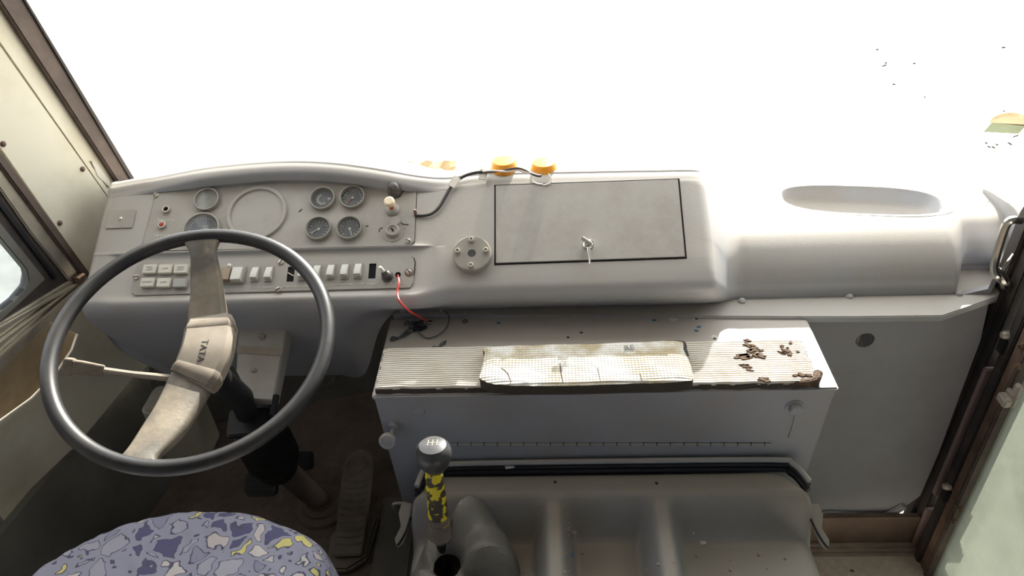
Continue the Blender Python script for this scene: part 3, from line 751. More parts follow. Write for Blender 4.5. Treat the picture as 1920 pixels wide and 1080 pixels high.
for px, py, L_, a in ((715, 428, .012, 20), (711, 433, .006, 80), (753, 419, .014, -35), (762, 421, .012, -10), (757, 430, .008, 60), (748, 436, .008, 70), (563, 395, .012, 40), (688, 424, .008, 10), (640, 372, .004, 0)):
    obj('paint_chip', MB().prism([(-L_ / 2, -.001), (0, -.002), (L_ / 2, -.0005), (L_ / 3, .0016), (-L_ / 4, .0012)], 0, .0003), 'slot', ip, fc(px, py, .002) @ RZ(a))
# blank square plate on the left
M = fc(227, 411, .0005)
bp_ = obj('blank_plate', MB().prism(rrect(.060, .045, .003), 0, .002), 'plate', dash, M, bevel=.0005)
obj('screw', MB().lathe([(.004, .002), (.003, .004), (.001, .0045)], 12), 'screw', bp_, M, smooth=True)

# switch plate
d1 = DL + .005
def fs(px, py, d=d1): return fc(px, py, d)
outer = [uv(x, y, d1) for x, y in ((300, 491), (520, 487), (770, 481), (775, 484), (777, 492), (774, 530), (768, 539), (520, 546), (300, 552), (254, 553), (247, 549), (246, 541), (256, 500), (264, 493))]
rk = [(479, 514), (505, 513.5), (568, 511.5), (595, 510.5), (621, 509.5), (647, 508.5), (672, 507.5)]
op = [(545, 514), (698, 508)]
holes = [rrect(.015, .034, .0008, 2, *uv(x, y, d1)) for x, y in op] + [circle(.0062, 16, *uv(746, 515, d1))]
spl = link('switch_plate', plate_mesh('switch_plate', outer, holes, d1 - .006, d1, 'plate'), dash, F0)
obj('plate_gap', MB().prism(grow(outer, .0018), d1 - .008, d1 - .004), 'void', spl, F0)
obj('slot_backing', MB().box(-.02, .02, -.03, .03, -.0040, -.0022), 'void', spl, fs(545, 514))
obj('slot_backing', MB().box(-.02, .02, -.03, .03, -.0040, -.0022), 'void', spl, fs(698, 508))
obj('slot_wire', MB().box(-.0075, .0075, -.0012, .0012, -.0024, -.0004), 'screw', spl, fs(545, 514) @ RZ(-30))
obj('wire_hole', MB().lathe([(.009, -.004), (.009, -.0022)], 16), 'void', spl, fs(746, 515))
for px, py, a in ((527, 492, 60), (522, 543, 30), (256, 520, 10), (767, 510, -50)):
    screw(px, py, d1, .0062, spl, a=a)
obj('washer', MB().lathe([(.009, 0), (.009, .001)], 18), 'rust', spl, fs(767, 511))
# rocker switches
frm = mesh('switch_frame', MB().prism(rrect(.0175, .036, .0015, 2), 0, .0025).box(-.0062, .0062, .001, .015, .0025, .003), 'plate', bevel=.0006)
rkm = mesh('rocker', MB().add([(-.0068, -.0145, .001), (.0068, -.0145, .001), (.0068, -.0125, .0125), (-.0068, -.0125, .0125), (-.0068, -.002, .011), (.0068, -.002, .011), (.0068, .0145, .0034), (-.0068, .0145, .0034), (.0068, .0145, .001), (-.0068, .0145, .001)],
              [(0, 1, 2, 3), (3, 2, 5, 4), (4, 5, 6, 7), (7, 6, 8, 9), (1, 8, 6, 5, 2), (0, 3, 4, 7, 9)]), 'rocker', bevel=.0006)
labs = ['ROOM A', 'ROOM B', 'SIDE LAMP', 'WIPER', 'HEATER', 'ROAD LAMP', 'FOG LAMP']
for (x, y), lb in zip(rk, labs):
    sw = link('rocker_switch', frm, dash, fs(x, y)); link('rocker', rkm, sw, fs(x, y))
    text('switch_lettering', lb, .0058, 'print', spl, fs(x - 2, y + 25, d1 + .0002))
text('switch_lettering', 'STOP LAMP', .0058, 'print', spl, fs(543, 538, d1 + .0002))
text('switch_lettering', 'STEREO', .0058, 'print', spl, fs(697, 533, d1 + .0002))
text('switch_lettering', 'ROOM F', .0058, 'print', spl, fs(724, 532, d1 + .0002))
text('switch_lettering', 'ALARM', .0058, 'print', spl, fs(750, 531, d1 + .0002))
text('switch_lettering', 'DOOR  OPEN/CLOSE', .0055, 'print', spl, fs(432, 543, d1 + .0002))
# double rocker
M = fs(436, 516)
dr = obj('double_switch', MB().prism(rrect(.056, .042, .005), 0, .005), 'plate', dash, M, bevel=.0015)
for sx, m in ((-.012, 'rocker_brown'), (.012, 'rocker')):
    obj('rocker', MB().add([(-.0105, -.017, .004), (.0105, -.017, .004), (.0105, -.015, .0145), (-.0105, -.015, .0145), (-.0105, 0, .012), (.0105, 0, .012), (.0105, .016, .0075), (-.0105, .016, .0075), (.0105, .016, .004), (-.0105, .016, .004)],
        [(0, 1, 2, 3), (3, 2, 5, 4), (4, 5, 6, 7), (7, 6, 8, 9), (1, 8, 6, 5, 2), (0, 3, 4, 7, 9)]), m, dr, M @ T(sx, -.001, 0), bevel=.0008)
obj('marker_dome', MB().lathe([(.0045, .004), (.0045, .006), (.002, .008)], 14), 'print', dr, M @ T(-.008, .020, 0), smooth=True)
# push buttons
btm = mesh('button', MB().prism(rrect(.029, .0205, .0015, 2), 0, .009), 'button', bevel=.002)
btg = mesh('button', MB().prism(rrect(.029, .0205, .0015, 2), 0, .009), 'button_grey', bevel=.002)
for k, (x, y, s_) in enumerate(((284, 507, 'PARK LIGHT'), (313, 507, 'LAMP'), (342, 507, 'HEAD LIGHT'), (280, 532, 'HAZARD'), (310, 532.5, 'LAMP'), (340, 533, None))):
    b_ = link('push_button', btm if s_ else btg, dash, fs(x, y))
    if s_: text('button_lettering', s_.replace(' ', '\n'), .0055, 'print_dark', b_, fs(x, y) @ T(0, 0, .0091), .0002)
# toggle with boot
M = fs(727, 519)
tg = obj('toggle_switch', MB().lathe([(.0125, 0), (.0125, .003), (.0105, .004), (.0108, .007), (.009, .008), (.0092, .011), (.007, .013), (.0058, .022)], 20), 'knob_dark', dash, M @ RX(-8) @ RY(-14), smooth=True)
obj('toggle_tip', MB().lathe([(.0038, .021), (.0042, .030), (.004, .036), (.002, .038)], 14), 'print', tg, M @ RX(-8) @ RY(-14), smooth=True)
# glove box lid with recessed gap
gp = [uv(927, 347), uv(1274, 335), uv(1288, 485), uv(927, 497)]
lid_in = [(gp[0][0] + .003, gp[0][1] - .003), (gp[1][0] - .004, gp[1][1] - .003), (gp[2][0] - .004, gp[2][1] + .003), (gp[3][0] + .003, gp[3][1] + .003)]
gl = obj('glove_box_lid', MB().prism(lid_in[::-1], .0004, .0035), 'plate', dash, F0, bevel=.0008)
obj('lid_gap', MB().prism(gp[::-1], -.002, .0008), 'void', gl, F0)
M = fc(1103, 460, .0035)
lk = obj('lid_lock', MB().lathe([(.0105, 0), (.0105, .003), (.008, .005), (.004, .005)], 20), 'chrome', gl, M, smooth=True)
# round mount with four socket bolts
M = fc(886, 481, 0)
rm = obj('round_mount', MB().lathe([(.0395, -.004), (.0395, .014), (.0375, .016), (.0085, .016), (.008, .010)], 48, cap=False), 'bezel', dash, M, smooth=True)
obj('center_hole', MB().lathe([(.0085, .008), (.0085, .0155)], 20), 'slot', rm, M)
for a in (92, 172, 8, 268):
    Q = M @ T(.029 * math.cos(rad(a)), .029 * math.sin(rad(a)), .016)
    obj('socket_bolt', MB().lathe([(.0052, 0), (.0052, .007), (.0045, .008), (.0024, .008), (.0024, .004)], 16), 'screw', rm, Q, smooth=True)
# keys in the lid lock
ky = empty('key_pair', (M @ Vector((0, 0, 0))), 'small chrome keys hanging from the glove box lock', 'keys')
M = fc(1103, 460, .0085)
obj('key_head', MB().prism(rrect(.024, .011, .004), -.0012, .0012), 'chrome', ky, M @ T(-.004, .004, .012) @ RZ(-38) @ RX(72), bevel=.0005)
obj('key_ring', MB().lathe([(.0085 + .0009 * math.cos(a), .0009 * math.sin(a)) for a in [2 * math.pi * k / 8 for k in range(9)]], 24, cap=False), 'chrome', ky, M @ T(.001, -.001, .008) @ RX(40), smooth=True)
kb = [M @ Vector(p) for p in ((.001, -.008, .006), (.002, -.020, .004), (.002, -.032, .003))]
obj('hanging_key', MB().prism([(-.005, 0), (.005, 0), (.0055, -.012), (.002, -.020), (.002, -.034), (.0035, -.036), (.001, -.041), (-.002, -.036), (-.002, -.020), (-.0055, -.012)], -.0009, .0009), 'chrome', ky, M @ T(.001, -.008, .004) @ RX(-6) @ RY(50), bevel=.0004)
obj('key_blade', MB().box(-.0018, .0018, -.0006, .0006, -.008, .004), 'chrome', ky, M)

# ------------------------------------------------------------ on the dash top: beacons, cables, card
for i, (px, py, lb) in enumerate(((946, 327, 'amber beacon lamp on the dash top beside the taped cable'), (1020, 330, 'amber beacon lamp on the dash top above the glove box lid'))):
    p = aty(px, py, 1.462)
    bc = empty('beacon_lamp', p, lb, 'lamp')
    B = T(p.x, p.y, p.z)
    obj('lens', MB().lathe([(.031, .008), (.031, .016), (.029, .020), (.0265, .030), (.023, .034), (.010, .035)], 32), 'amber', bc, B, smooth=True)
    obj('base', MB().lathe([(.036, 0), (.036, .006), (.033, .009), (.02, .009)], 32), 'rust', bc, B, smooth=True)
cabs = empty('taped_cable', fc(780, 404).translation, 'dark cable taped over the dash from the gauge plate to the beacon lamps', 'cable')
def fpt(px, py, d): return onp(px, py, O0 + N0 * d, N0)
obj('sheath', MB().tube([fpt(778, 403, .003), fpt(792, 404, .005), fpt(808, 401, .006), fpt(822, 390, .006), fpt(834, 371, .006), fpt(846, 350, .006), fpt(858, 338, .006), fpt(873, 329, .008), fpt(890, 324, .010), fpt(905, 322, .012)], .0035, 8, 5), 'cable', cabs, smooth=True)
for k in range(3):
    obj('strand', MB().tube([fpt(903, 322, .012), fpt(922, 323 - k * 1.5, .012 + k * .004), fpt(950, 318 + k * 2, .016), fpt(970, 315 + k * 2.5, .016), fpt(985, 319 + k * 2, .014), fpt(1000, 328 - k, .012), fpt(1012, 331 - k, .011), fpt(1018, 326 + k, .012)], .0018, 6, 5), ('cable', 'cable_brown', 'wire_white')[k], cabs, smooth=True)
for pts in ([fpt(996, 330, .010), fpt(999, 340, .006), fpt(1006, 344, .005), fpt(1018, 346, .005)], [fpt(1028, 326, .010), fpt(1033, 334, .008), fpt(1032, 343, .006), fpt(1020, 347, .006)]):
    obj('loose_wire', MB().tube(pts, .0017, 6, 5), 'wire_white', cabs, smooth=True)
for px, py, a in ((853, 345, 62), (907, 331, 88)):
    obj('tape_patch', MB().prism([(-.010, -.013), (.008, -.015), (.009, .012), (-.008, .014)], .008, .0105), 'tape_clear', cabs, fc(px, py, .0) @ RZ(a - 90), bevel=.0008)
obj('plug', MB().lathe([(.003, 0), (.0036, .004), (.0036, .010), (.002, .012)], 10), 'rust', cabs, fc(779, 402, .002) @ RX(-30), smooth=True)
p0, p1 = aty(735, 322, 1.56), aty(860, 318, 1.56)
cd = MB(); cd.grid([[Vector((lerp(p0.x, p1.x, i / 12), 1.50 + .03 * j / 2 + .004 * math.sin(i * 2.1), lerp(p0.z, p1.z, i / 12) + .020 + .008 * j + .003 * math.sin(i * 1.7 + j))) for i in range(13)] for j in range(3)])
o = obj('crumpled_card', cd, 'tan_card'); md = o.modifiers.new('thickness', 'SOLIDIFY'); md.thickness = .003
tag(o, 'crumpled tan card strip lying behind the gauge hood', 'card')

# ------------------------------------------------------------ engine box with foam mats
box = empty('engine_box', (.1, 1.14, .0), 'grey sheet metal box under the middle of the dashboard', 'engine box')
ZB = .695
X0, X1, Y0, Y1 = -.340, .540, 1.018, 1.254
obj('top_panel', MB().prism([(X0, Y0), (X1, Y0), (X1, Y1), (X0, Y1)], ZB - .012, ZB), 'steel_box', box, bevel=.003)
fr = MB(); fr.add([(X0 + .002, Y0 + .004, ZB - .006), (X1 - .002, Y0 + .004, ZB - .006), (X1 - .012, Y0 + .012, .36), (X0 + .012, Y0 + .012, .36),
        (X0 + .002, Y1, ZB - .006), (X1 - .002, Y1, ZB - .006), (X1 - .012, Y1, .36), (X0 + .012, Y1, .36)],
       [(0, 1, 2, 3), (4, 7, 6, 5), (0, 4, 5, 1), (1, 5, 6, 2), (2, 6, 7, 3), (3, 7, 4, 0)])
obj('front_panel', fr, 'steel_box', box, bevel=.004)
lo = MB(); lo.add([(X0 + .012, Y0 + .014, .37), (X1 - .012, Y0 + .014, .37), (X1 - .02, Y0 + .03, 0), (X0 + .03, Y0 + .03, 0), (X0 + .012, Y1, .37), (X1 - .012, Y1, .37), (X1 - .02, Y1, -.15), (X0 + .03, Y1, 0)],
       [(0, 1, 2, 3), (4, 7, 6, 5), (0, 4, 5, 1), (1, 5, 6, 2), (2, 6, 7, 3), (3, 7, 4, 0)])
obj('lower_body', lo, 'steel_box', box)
# piano hinge
FB = Vector((0, Y0 + .004, 0))
def bf(px, py, d=0): return aty(px, py, Y0 + .005 - d)
a, b = bf(846, 833), bf(1446, 833)
hg = obj('hinge', MB().tube([a, b], .0022, 8), 'steel_box', box, smooth=True)
for k in range(24):
    q = a.lerp(b, (k + .5) / 24); obj('hinge_gap', MB().box(q.x - .0008, q.x + .0008, q.y - .0026, q.y + .0026, q.z - .0026, q.z + .0026), 'slot', hg)
p = bf(1490, 763)
obj('hex_bolt', MB().lathe([(.013, 0), (.013, .010), (.011, .012), (.002, .012)], 6), 'steel_box', box, T(p.x, p.y, p.z) @ RX(90) @ RZ(15), bevel=.001)
obj('bolt_washer', MB().lathe([(.018, 0), (.018, .002)], 24), 'steel_box', box, T(p.x, p.y, p.z) @ RX(90))
q = bf(785, 770); obj('plug_cap', MB().lathe([(.012, 0), (.011, .003), (.004, .005)], 20), 'steel_box', box, T(q.x, q.y, q.z) @ RX(90), smooth=True)
s0 = bf(1492, 776); s1 = bf(1486, 800); s2 = bf(1479, 822)
obj('drip_line', MB().tube([s0, s1, s2], .0012, 6, 4), 'dash', box, smooth=True)
# tension knob on the front left
p = bf(732, 800)
pn = obj('release_rod', MB().tube([p + Vector((.006, 0, .004)), p + Vector((.004, -.012, -.005)), p + Vector((0, -.028, -.010))], .004, 8, 3), 'steel_box', box, smooth=True)
obj('rod_nut', MB().lathe([(.010, 0), (.010, .010)], 6), 'steel_box', pn, T(p.x + .006, p.y + .002, p.z + .006) @ RX(90), bevel=.001)
obj('release_knob', MB().lathe([(.010, 0), (.0165, .003), (.0175, .010), (.015, .014), (.010, .0145), (.009, .012), (.004, .013)], 24), 'steel_box', pn, T(p.x - .002, p.y - .022, p.z - .012) @ RX(70), smooth=True)
# top details: slot step, hole, wires
obj('raised_edge', MB().prism([(X0 + .012, 1.232), (X0 + .12, 1.232), (X0 + .12, 1.237), (X0 + .012, 1.237)], ZB, ZB + .004), 'steel_box', box, bevel=.001)
p = atz(872, 603, ZB); obj('drain_ring', MB().lathe([(.006, 0), (.006, .002), (.0035, .002), (.0035, 0)], 16, cap=False), 'rust', box, T(p.x, p.y, ZB), smooth=True)
p = atz(805, 605, ZB); obj('cable_hole', MB().lathe([(.0075, 0), (.0075, .0006)], 18), 'void', box, T(p.x, p.y, ZB))

# wires over the box
wr = MB(); wr.tube([fs(746, 516).translation, fpt(748, 530, .010), fpt(745, 548, .012), aty(750, 566, 1.165), aty(766, 582, 1.17), aty(785, 593, 1.20), atz(800, 602, ZB + .006), atz(806, 605, ZB - .004)], .0022, 8, 6)
tag(obj('red_wire', wr, 'wire_red', smooth=True), 'thin red wire hanging from the switch plate to the box', 'wire')
gw = MB(); gw.tube([atz(831, 583, zf + .004), atz(838, 586, zf + .008), atz(842, 598, ZB + .012), atz(836, 616, ZB + .010), atz(820, 629, ZB + .006), atz(802, 634, ZB + .003), atz(790, 628, ZB + .004), atz(780, 616, ZB + .006)], .0016, 6, 6)
tag(obj('grey_wire', gw, 'wire_grey', smooth=True), 'thin grey wire curling over the box to the black tape', 'wire')
def ribbon(pts, wd, th=.003):
    secs = []
    P = crpath([Vector(p) for p in pts], 3)
    for i, p in enumerate(P):
        d = (P[min(i + 1, len(P) - 1)] - P[max(i - 1, 0)]).normalized(); sd = d.cross(Vector((0, 0, 1))).normalized()
        wv = wd * (.7 + .3 * math.sin(i * 1.9)); up = Vector((0, 0, th)); tw = Vector((0, 0, .003 * math.sin(i * 1.3)))
        secs.append([p - sd * wv + tw, p + sd * wv - tw, p + sd * wv * .8 + up, p - sd * wv * .8 + up + tw])
    return MB().loft(secs)
bt = empty('black_tape', atz(770, 615, ZB), 'crumpled black insulating tape with loose tails on the box', 'tape')
obj('tape_tail', ribbon([atz(732, 638, ZB), atz(748, 634, ZB + .002), atz(764, 624, ZB + .004), atz(776, 613, ZB + .006)], .007), 'tape_black', bt)
obj('tape_tail', ribbon([atz(758, 607, ZB + .002), atz(770, 604, ZB + .008), atz(778, 604, ZB + .010), atz(783, 612, ZB + .006)], .005), 'tape_black', bt)
obj('tape_stub', MB().tube([atz(776, 616, ZB + .006), atz(788, 616, ZB + .007), atz(799, 612, ZB + .006)], [.006, .004], 8, 3), 'black', bt, smooth=True)
obj('tape_stub', MB().tube([atz(779, 611, ZB + .008), atz(786, 606, ZB + .010), atz(793, 604, ZB + .009)], [.006, .005], 8, 3), 'black', bt, smooth=True)
obj('tape_knot', MB().lathe([(.004, 0), (.010, .004), (.009, .010), (.003, .013)], 9), 'tape_black', bt, T(*atz(775, 616, ZB)))
tag(obj('tape_scrap', ribbon([atz(810, 655, ZB), atz(822, 651, ZB + .002), atz(830, 645, ZB + .003), atz(836, 639, ZB + .001)], .004), 'tape_black'), 'loose curled scrap of black tape behind the ribbed mat', 'tape scrap')

# ribbed thin mat
random.seed(3)
mT = empty('ribbed_foam_mat', (.1, 1.07, ZB), 'long thin ribbed foam mat with torn right end on the box', 'foam mat')
mA, mB_ = atz(740, 657, ZB + .010), atz(1530, 640, ZB + .010)
fA, fB = atz(703, 730, ZB + .012), atz(1537, 718, ZB + .012)
nr = 20; rows = []
xa, xb = fA.x, fB.x
def fy(x, t):   # t 0 front .. 1 back
    yf = lerp(fA.y, fB.y, (x - xa) / (xb - xa)) + .003 * noise.noise(Vector((x * 30, 0, 0)))
    yb = lerp(mA.y, mB_.y, (x - xa) / (xb - xa)) + .002 * noise.noise(Vector((x * 22, 5, 0)))
    return lerp(yf, yb, t)
XN = 90
for j in range(nr * 4 + 1):
    t = j / (nr * 4); h = .0 if j % 4 == 0 else .0042
    row = []
    for i in range(XN + 1):
        x = lerp(xa, xb, i / XN); e = 1
        x += .004 * noise.noise(Vector((3, t * 9, 1))) if i in (0, XN) else 0
        z = ZB + .0125 + h + .0012 * noise.noise(Vector((x * 25, t * 6, 2)))
        if i == 0 or i == XN or j == 0 or j == nr * 4: z -= .003
        row.append(Vector((x, fy(x, t), z)))
    rows.append(row)
obj('ribbed_top', MB().grid(rows), 'mat_top', mT, smooth=True, angle=80)
cr = MB(); secs = []
for i in range(XN + 1):
    x = lerp(xa, xb, i / XN); yf = fy(x, 0) - .001 + .0015 * noise.noise(Vector((x * 60, 0, 3))); yb = fy(x, 1)
    secs.append([Vector((x, yf, ZB - .0005)), Vector((x, yb, ZB - .0005)), Vector((x, yb, ZB + .0115)), Vector((x, yf + .001, ZB + .0118))])
obj('foam_core', cr.loft(secs), 'foam_core', mT)
for px, py, L_, wv, a in ((1405, 650, .030, .007, -30), (1393, 672, .034, .008, 15), (1425, 670, .024, .007, -30), (1398, 690, .030, .006, -20), (1412, 660, .022, .006, 30), (1475, 662, .022, .006, -30), (1466, 652, .012, .005, 40), (1430, 713, .024, .005, 5), (1505, 706, .022, .006, -5), (1480, 668, .012, .006, 20)):
  for rep in range(3):
    L_, wv = L_ * (.8 if rep else 1), wv * (.8 if rep else 1)
    p = atz(px + random.gauss(0, 9) * (rep > 0), py + random.gauss(0, 4) * (rep > 0), ZB + .013); n_ = 13; poly = []
    for k in range(n_):
        t = 2 * math.pi * k / n_; r_ = .45 + .75 * random.random(); poly.append((L_ / 2 * r_ * math.cos(t), wv * r_ * math.sin(t)))
    obj('tear', MB().prism(poly, 0, .0032), 'foam_tear', mT, T(p.x, p.y, ZB + .0155) @ RZ(a), bevel=.0008)
p = atz(1518, 712, ZB + .012)
obj('curled_corner', MB().tube([atz(1485, 716, ZB + .010), atz(1510, 718, ZB + .012), atz(1528, 714, ZB + .016), atz(1534, 700, ZB + .016)], [.006, .009], 9, 4), 'foam_tear', mT, smooth=True)
# thick pad
pT = empty('thick_foam_pad', (.09, 1.08, ZB + .015), 'thick waffle textured foam pad lying on the ribbed mat', 'foam pad')
zt = ZB + .040
cpx = [(898, 705), (903, 690), (908, 660), (912, 649), (1000, 645), (1100, 642), (1200, 638), (1278, 636), (1288, 650), (1297, 690), (1300, 706), (1285, 713), (1200, 716), (1100, 720), (1000, 721), (940, 719), (915, 715)]
cw = [atz(x, y, zt) for x, y in cpx]
ctr = sum(cw, Vector()) / len(cw)
NR = 10; ring = []
fineo = crpath(cw + [cw[0]], 6)[:-1]
fineo = [p + Vector((.0015 * noise.noise(p * 90), .0015 * noise.noise(p * 90 + Vector((7, 0, 0))), 0)) for p in fineo]
secs = []
for k in range(NR + 1):
    s_ = 1 - k / NR
    secs.append([Vector((lerp(ctr.x, p.x, s_), lerp(ctr.y, p.y, s_), zt + .002 * noise.noise(Vector((lerp(ctr.x, p.x, s_) * 14, lerp(ctr.y, p.y, s_) * 14, 0))) - (.004 if k == 0 else .0))) for p in fineo])
obj('waffle_top', MB().loft(secs), 'pad_film', pT, smooth=True)
secs = [[Vector((p.x + .0015 * noise.noise(p * 60 + Vector((0, 0, z * 90))), p.y - (.002 if k == 1 else 0), z)) for p in fineo] for k, z in enumerate((ZB + .0135, ZB + .028, zt - .004))]
obj('foam_core', MB().loft(secs), 'foam_core', pT, smooth=True)
F = T(*atz(1180, 652, zt + .003))
text('pad_print', 'RE', .018, 'print_dark', pT, F @ RZ(8))
for k, pts in enumerate(([(940, 690), (952, 700), (958, 716)], [(1050, 680), (1052, 700), (1056, 718)], [(1120, 690), (1126, 716)], [(1200, 700), (1204, 714)])):
    obj('crack', MB().tube([atz(x, y, zt + .0005) for x, y in pts], .0009, 5, 3), 'foam_tear', pT)

# loose chips on the box top
chips = [(935, 606, 'chip_blue'), (1226, 601, 'chip_blue'), (1310, 613, 'chip_blue'), (1306, 620, 'chip_blue'), (1306, 598, 'slot'), (1090, 624, 'slot'), (1065, 633, 'slot'), (1340, 635, 'slot'), (1375, 592, 'slot'), (1300, 600, 'chip_white')]
for px, py, m in chips:
    p = atz(px, py, ZB); s_ = .0035 if m != 'chip_blue' else .005
    poly = [(s_ * (.6 + .6 * random.random()) * math.cos(t), s_ * .7 * (.5 + .6 * random.random()) * math.sin(t)) for t in [2 * math.pi * k / 7 for k in range(7)]]
    o = obj('paint_chip', MB().prism(poly, 0, .0015), m, None, T(p.x, p.y, ZB))
    nm = {'chip_blue': 'blue', 'slot': 'dark', 'chip_white': 'white'}[m]
    tag(o, 'tiny %s paint chip on the box top behind the foam pad' % nm, 'chip', '%s paint chips on the box' % nm)
for px, py, r_ in ((1366, 627, .011), (1396, 638, .010), (1255, 586, .009), (1262, 598, .009), (1340, 632, .007)):
    p = atz(px, py, ZB)
    o = obj('pale_stain', MB().lathe([(r_, 0), (r_, .0004)], 16), 'chip_white', None, T(p.x, p.y, ZB))
    tag(o, 'round pale drip stain on the box top', 'stain', 'pale drip stains on the box')

# ------------------------------------------------------------ engine hood
hood = empty('engine_hood', (.12, .8, .0), 'moulded grey engine hood with raised ribs behind the gear lever', 'engine hood')
HZ = .482
HX0, HX1, HY1 = -.285, .515, 1.005
rA, rB = atz(1040, 1000, HZ).x, atz(1250, 1000, HZ).x
def hz(x, y):
    # y distance from the back rim
    back = sst(HY1 - .100, HY1 - .050, y)
    ridge = max(1 - sst(.010, .046, abs(x - rA)), 1 - sst(.010, .046, abs(x - rB)))
    r2 = .85 * ridge
    hgt = max(back, r2) + (1 - max(back, r2)) * min(back, r2) * .4
    return HZ - .105 * (1 - hgt) - .05 * sst(.9, .55, y) * .4
rows = []
NXh, NYh = 120, 80
R_ = .085
for j in range(NYh + 1):
    y = lerp(.42, HY1, j / NYh); row = []
    ins = 0
    if y > HY1 - R_: dy = y - (HY1 - R_); ins = R_ - math.sqrt(max(0, R_ * R_ - dy * dy))
    fl_ = .05 * (1 - sst(.45, .95, y)) * 0
    xa_, xb_ = HX0 + ins + .02 * (y - .9) * 0, HX1 - ins
    wid = (HY1 - y) * .03
    for i in range(NXh + 1):
        s_ = i / NXh; x = lerp(xa_ - wid * .5, xb_ + wid * .8, s_)
        e = min(x - (xa_ - wid * .5), (xb_ + wid * .8) - x)
        z = hz(x, y) - .020 * (1 - min(1, e / .02)) ** 2 - .012 * (1 - min(1, (HY1 - y) / .012)) ** 2
        row.append(Vector((x, y, z)))
    rows.append(row)
# skirt
sk0 = [[r[0] + Vector((-.004, 0, -.02)), r[-1] + Vector((.004, 0, -.02))] for r in rows]
full = []
for r in rows:
    full.append([r[0] + Vector((-.010, 0, -.32)), r[0] + Vector((-.006, 0, -.08)), r[0] + Vector((-.002, 0, -.012))] + r + [r[-1] + Vector((.002, 0, -.012)), r[-1] + Vector((.006, 0, -.08)), r[-1] + Vector((.010, 0, -.32))])
full.append([p + Vector((0, .003, -.02)) if True else p for p in full[-1]])
full.append([p + Vector((0, .003, -.25)) for p in full[-2]])
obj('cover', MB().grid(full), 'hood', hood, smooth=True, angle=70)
# rubber seal behind the rim
def seal(z, off, r_, m, nm, x0=-.235, x1=.47):
    pts = [Vector((x0 - .035, HY1 - .05 + off, z - .004)), Vector((x0 - .02, HY1 - .005 + off, z)), Vector((x0 + .03, HY1 + .006 + off * .6, z)), Vector((.1, HY1 + .006 + off * .6, z + .002)), Vector((x1 - .03, HY1 + .006 + off * .6, z)), Vector((x1 + .015, HY1 - .006 + off, z - .002)), Vector((x1 + .038, HY1 - .045 + off, z - .008))]
    return obj(nm, MB().tube(pts, r_, 8, 8), m, hood, smooth=True)
seal(HZ - .004, .002, .0075, 'seal_black', 'rubber_seal')
seal(HZ + .008, .004, .006, 'seal_black', 'rubber_seal')
seal(HZ + .0195, .006, .0058, 'steel_box', 'seal_lip')
# latches
def latch(x, y, z, sx, lab=None):
    Q = T(x, y, z)
    lt = obj('latch', MB().prism([(-.012, .030), (.010, .032), (.016, .010), (.010, -.015), (.022, -.040), (.016, -.058), (.004, -.050), (-.006, -.02)], 0, .006), 'hood', hood, Q @ RX(35) @ (Matrix.Scale(-1, 4, Vector((1, 0, 0))) if sx < 0 else Matrix()), bevel=.0015)
    bl = [Q @ Vector(p) for p in ((sx * -.010, -.002, .006), (sx * -.004, -.03, .0), (sx * .006, -.045, -.012), (sx * .014, -.05, -.02))]
    obj('latch_bail', MB().tube(bl, .0025, 6, 4), 'black', lt, smooth=True)
    obj('latch_pin', MB().lathe([(.004, 0), (.004, .003)], 10), 'screw', lt, Q @ T(0, .018, .010) @ RX(35))
p = aty(1528, 975, .935); latch(p.x, p.y, p.z, 1)
p = aty(762, 972, .95); latch(p.x, p.y, p.z, -1)
p = aty(750, 945, .985)
obj('latch_keeper', MB().tube([p + Vector((-.012, 0, -.02)), p + Vector((-.012, -.006, .008)), p + Vector((.010, -.006, .010)), p + Vector((.016, 0, .004))], .0035, 6, 3), 'hood', hood, smooth=True)
for px, py in ((1231, 906), (1041, 904)):
    p = atz(px, py, HZ); obj('rim_screw', MB().lathe([(.004, 0), (.003, .002)], 10), 'slot', hood, T(p.x, p.y, HZ - .001))
# debris on the hood
random.seed(11)
db = MB()
def hoodpt(px, py):
    z = .40
    for _ in range(10): p = atz(px, py, z); z = hz(p.x, p.y)
    return atz(px, py, z)
spots = [(950 + random.gauss(12, 16), 978 + random.gauss(0, 9)) for _ in range(46)] + [(1068 + random.gauss(0, 4), random.uniform(975, 1078)) for _ in range(26)] + [(random.uniform(1060, 1480), random.uniform(990, 1078)) for _ in range(20)]
for px, py in spots:
    p = hoodpt(px, py); s_ = random.uniform(.001, .0032)
    db.box(-s_, s_, -s_ * .7, s_ * .7, 0, s_, T(*p) @ RZ(random.uniform(0, 180)) @ RX(random.uniform(-20, 20)))
o = obj('crumbs', db, 'crumb'); tag(o, 'pale crumbs and grit scattered over the engine hood', 'crumbs', None, 'stuff')
for px, py, m, lab, s_ in ((1318, 1017, 'chip_white', 'square white paint flake on the right part of the hood', .006), (1071, 1041, 'chip_blue', 'small blue flake beside the middle rib of the hood', .0045), (955, 873, 'chip_white', 'pale torn flake on the black hood seal', .010)):
    p = hoodpt(px, py) if py > 900 else atz(px, py, HZ + .012)
    o = obj('paint_flake', MB().prism([(-s_, -s_ * .7), (s_ * .8, -s_), (s_, s_ * .6), (s_ * .2, s_), (-s_ * .9, s_ * .7)], 0, .0015), m, None, T(p.x, p.y, p.z + .0005) @ RZ(20)); tag(o, lab, 'flake')

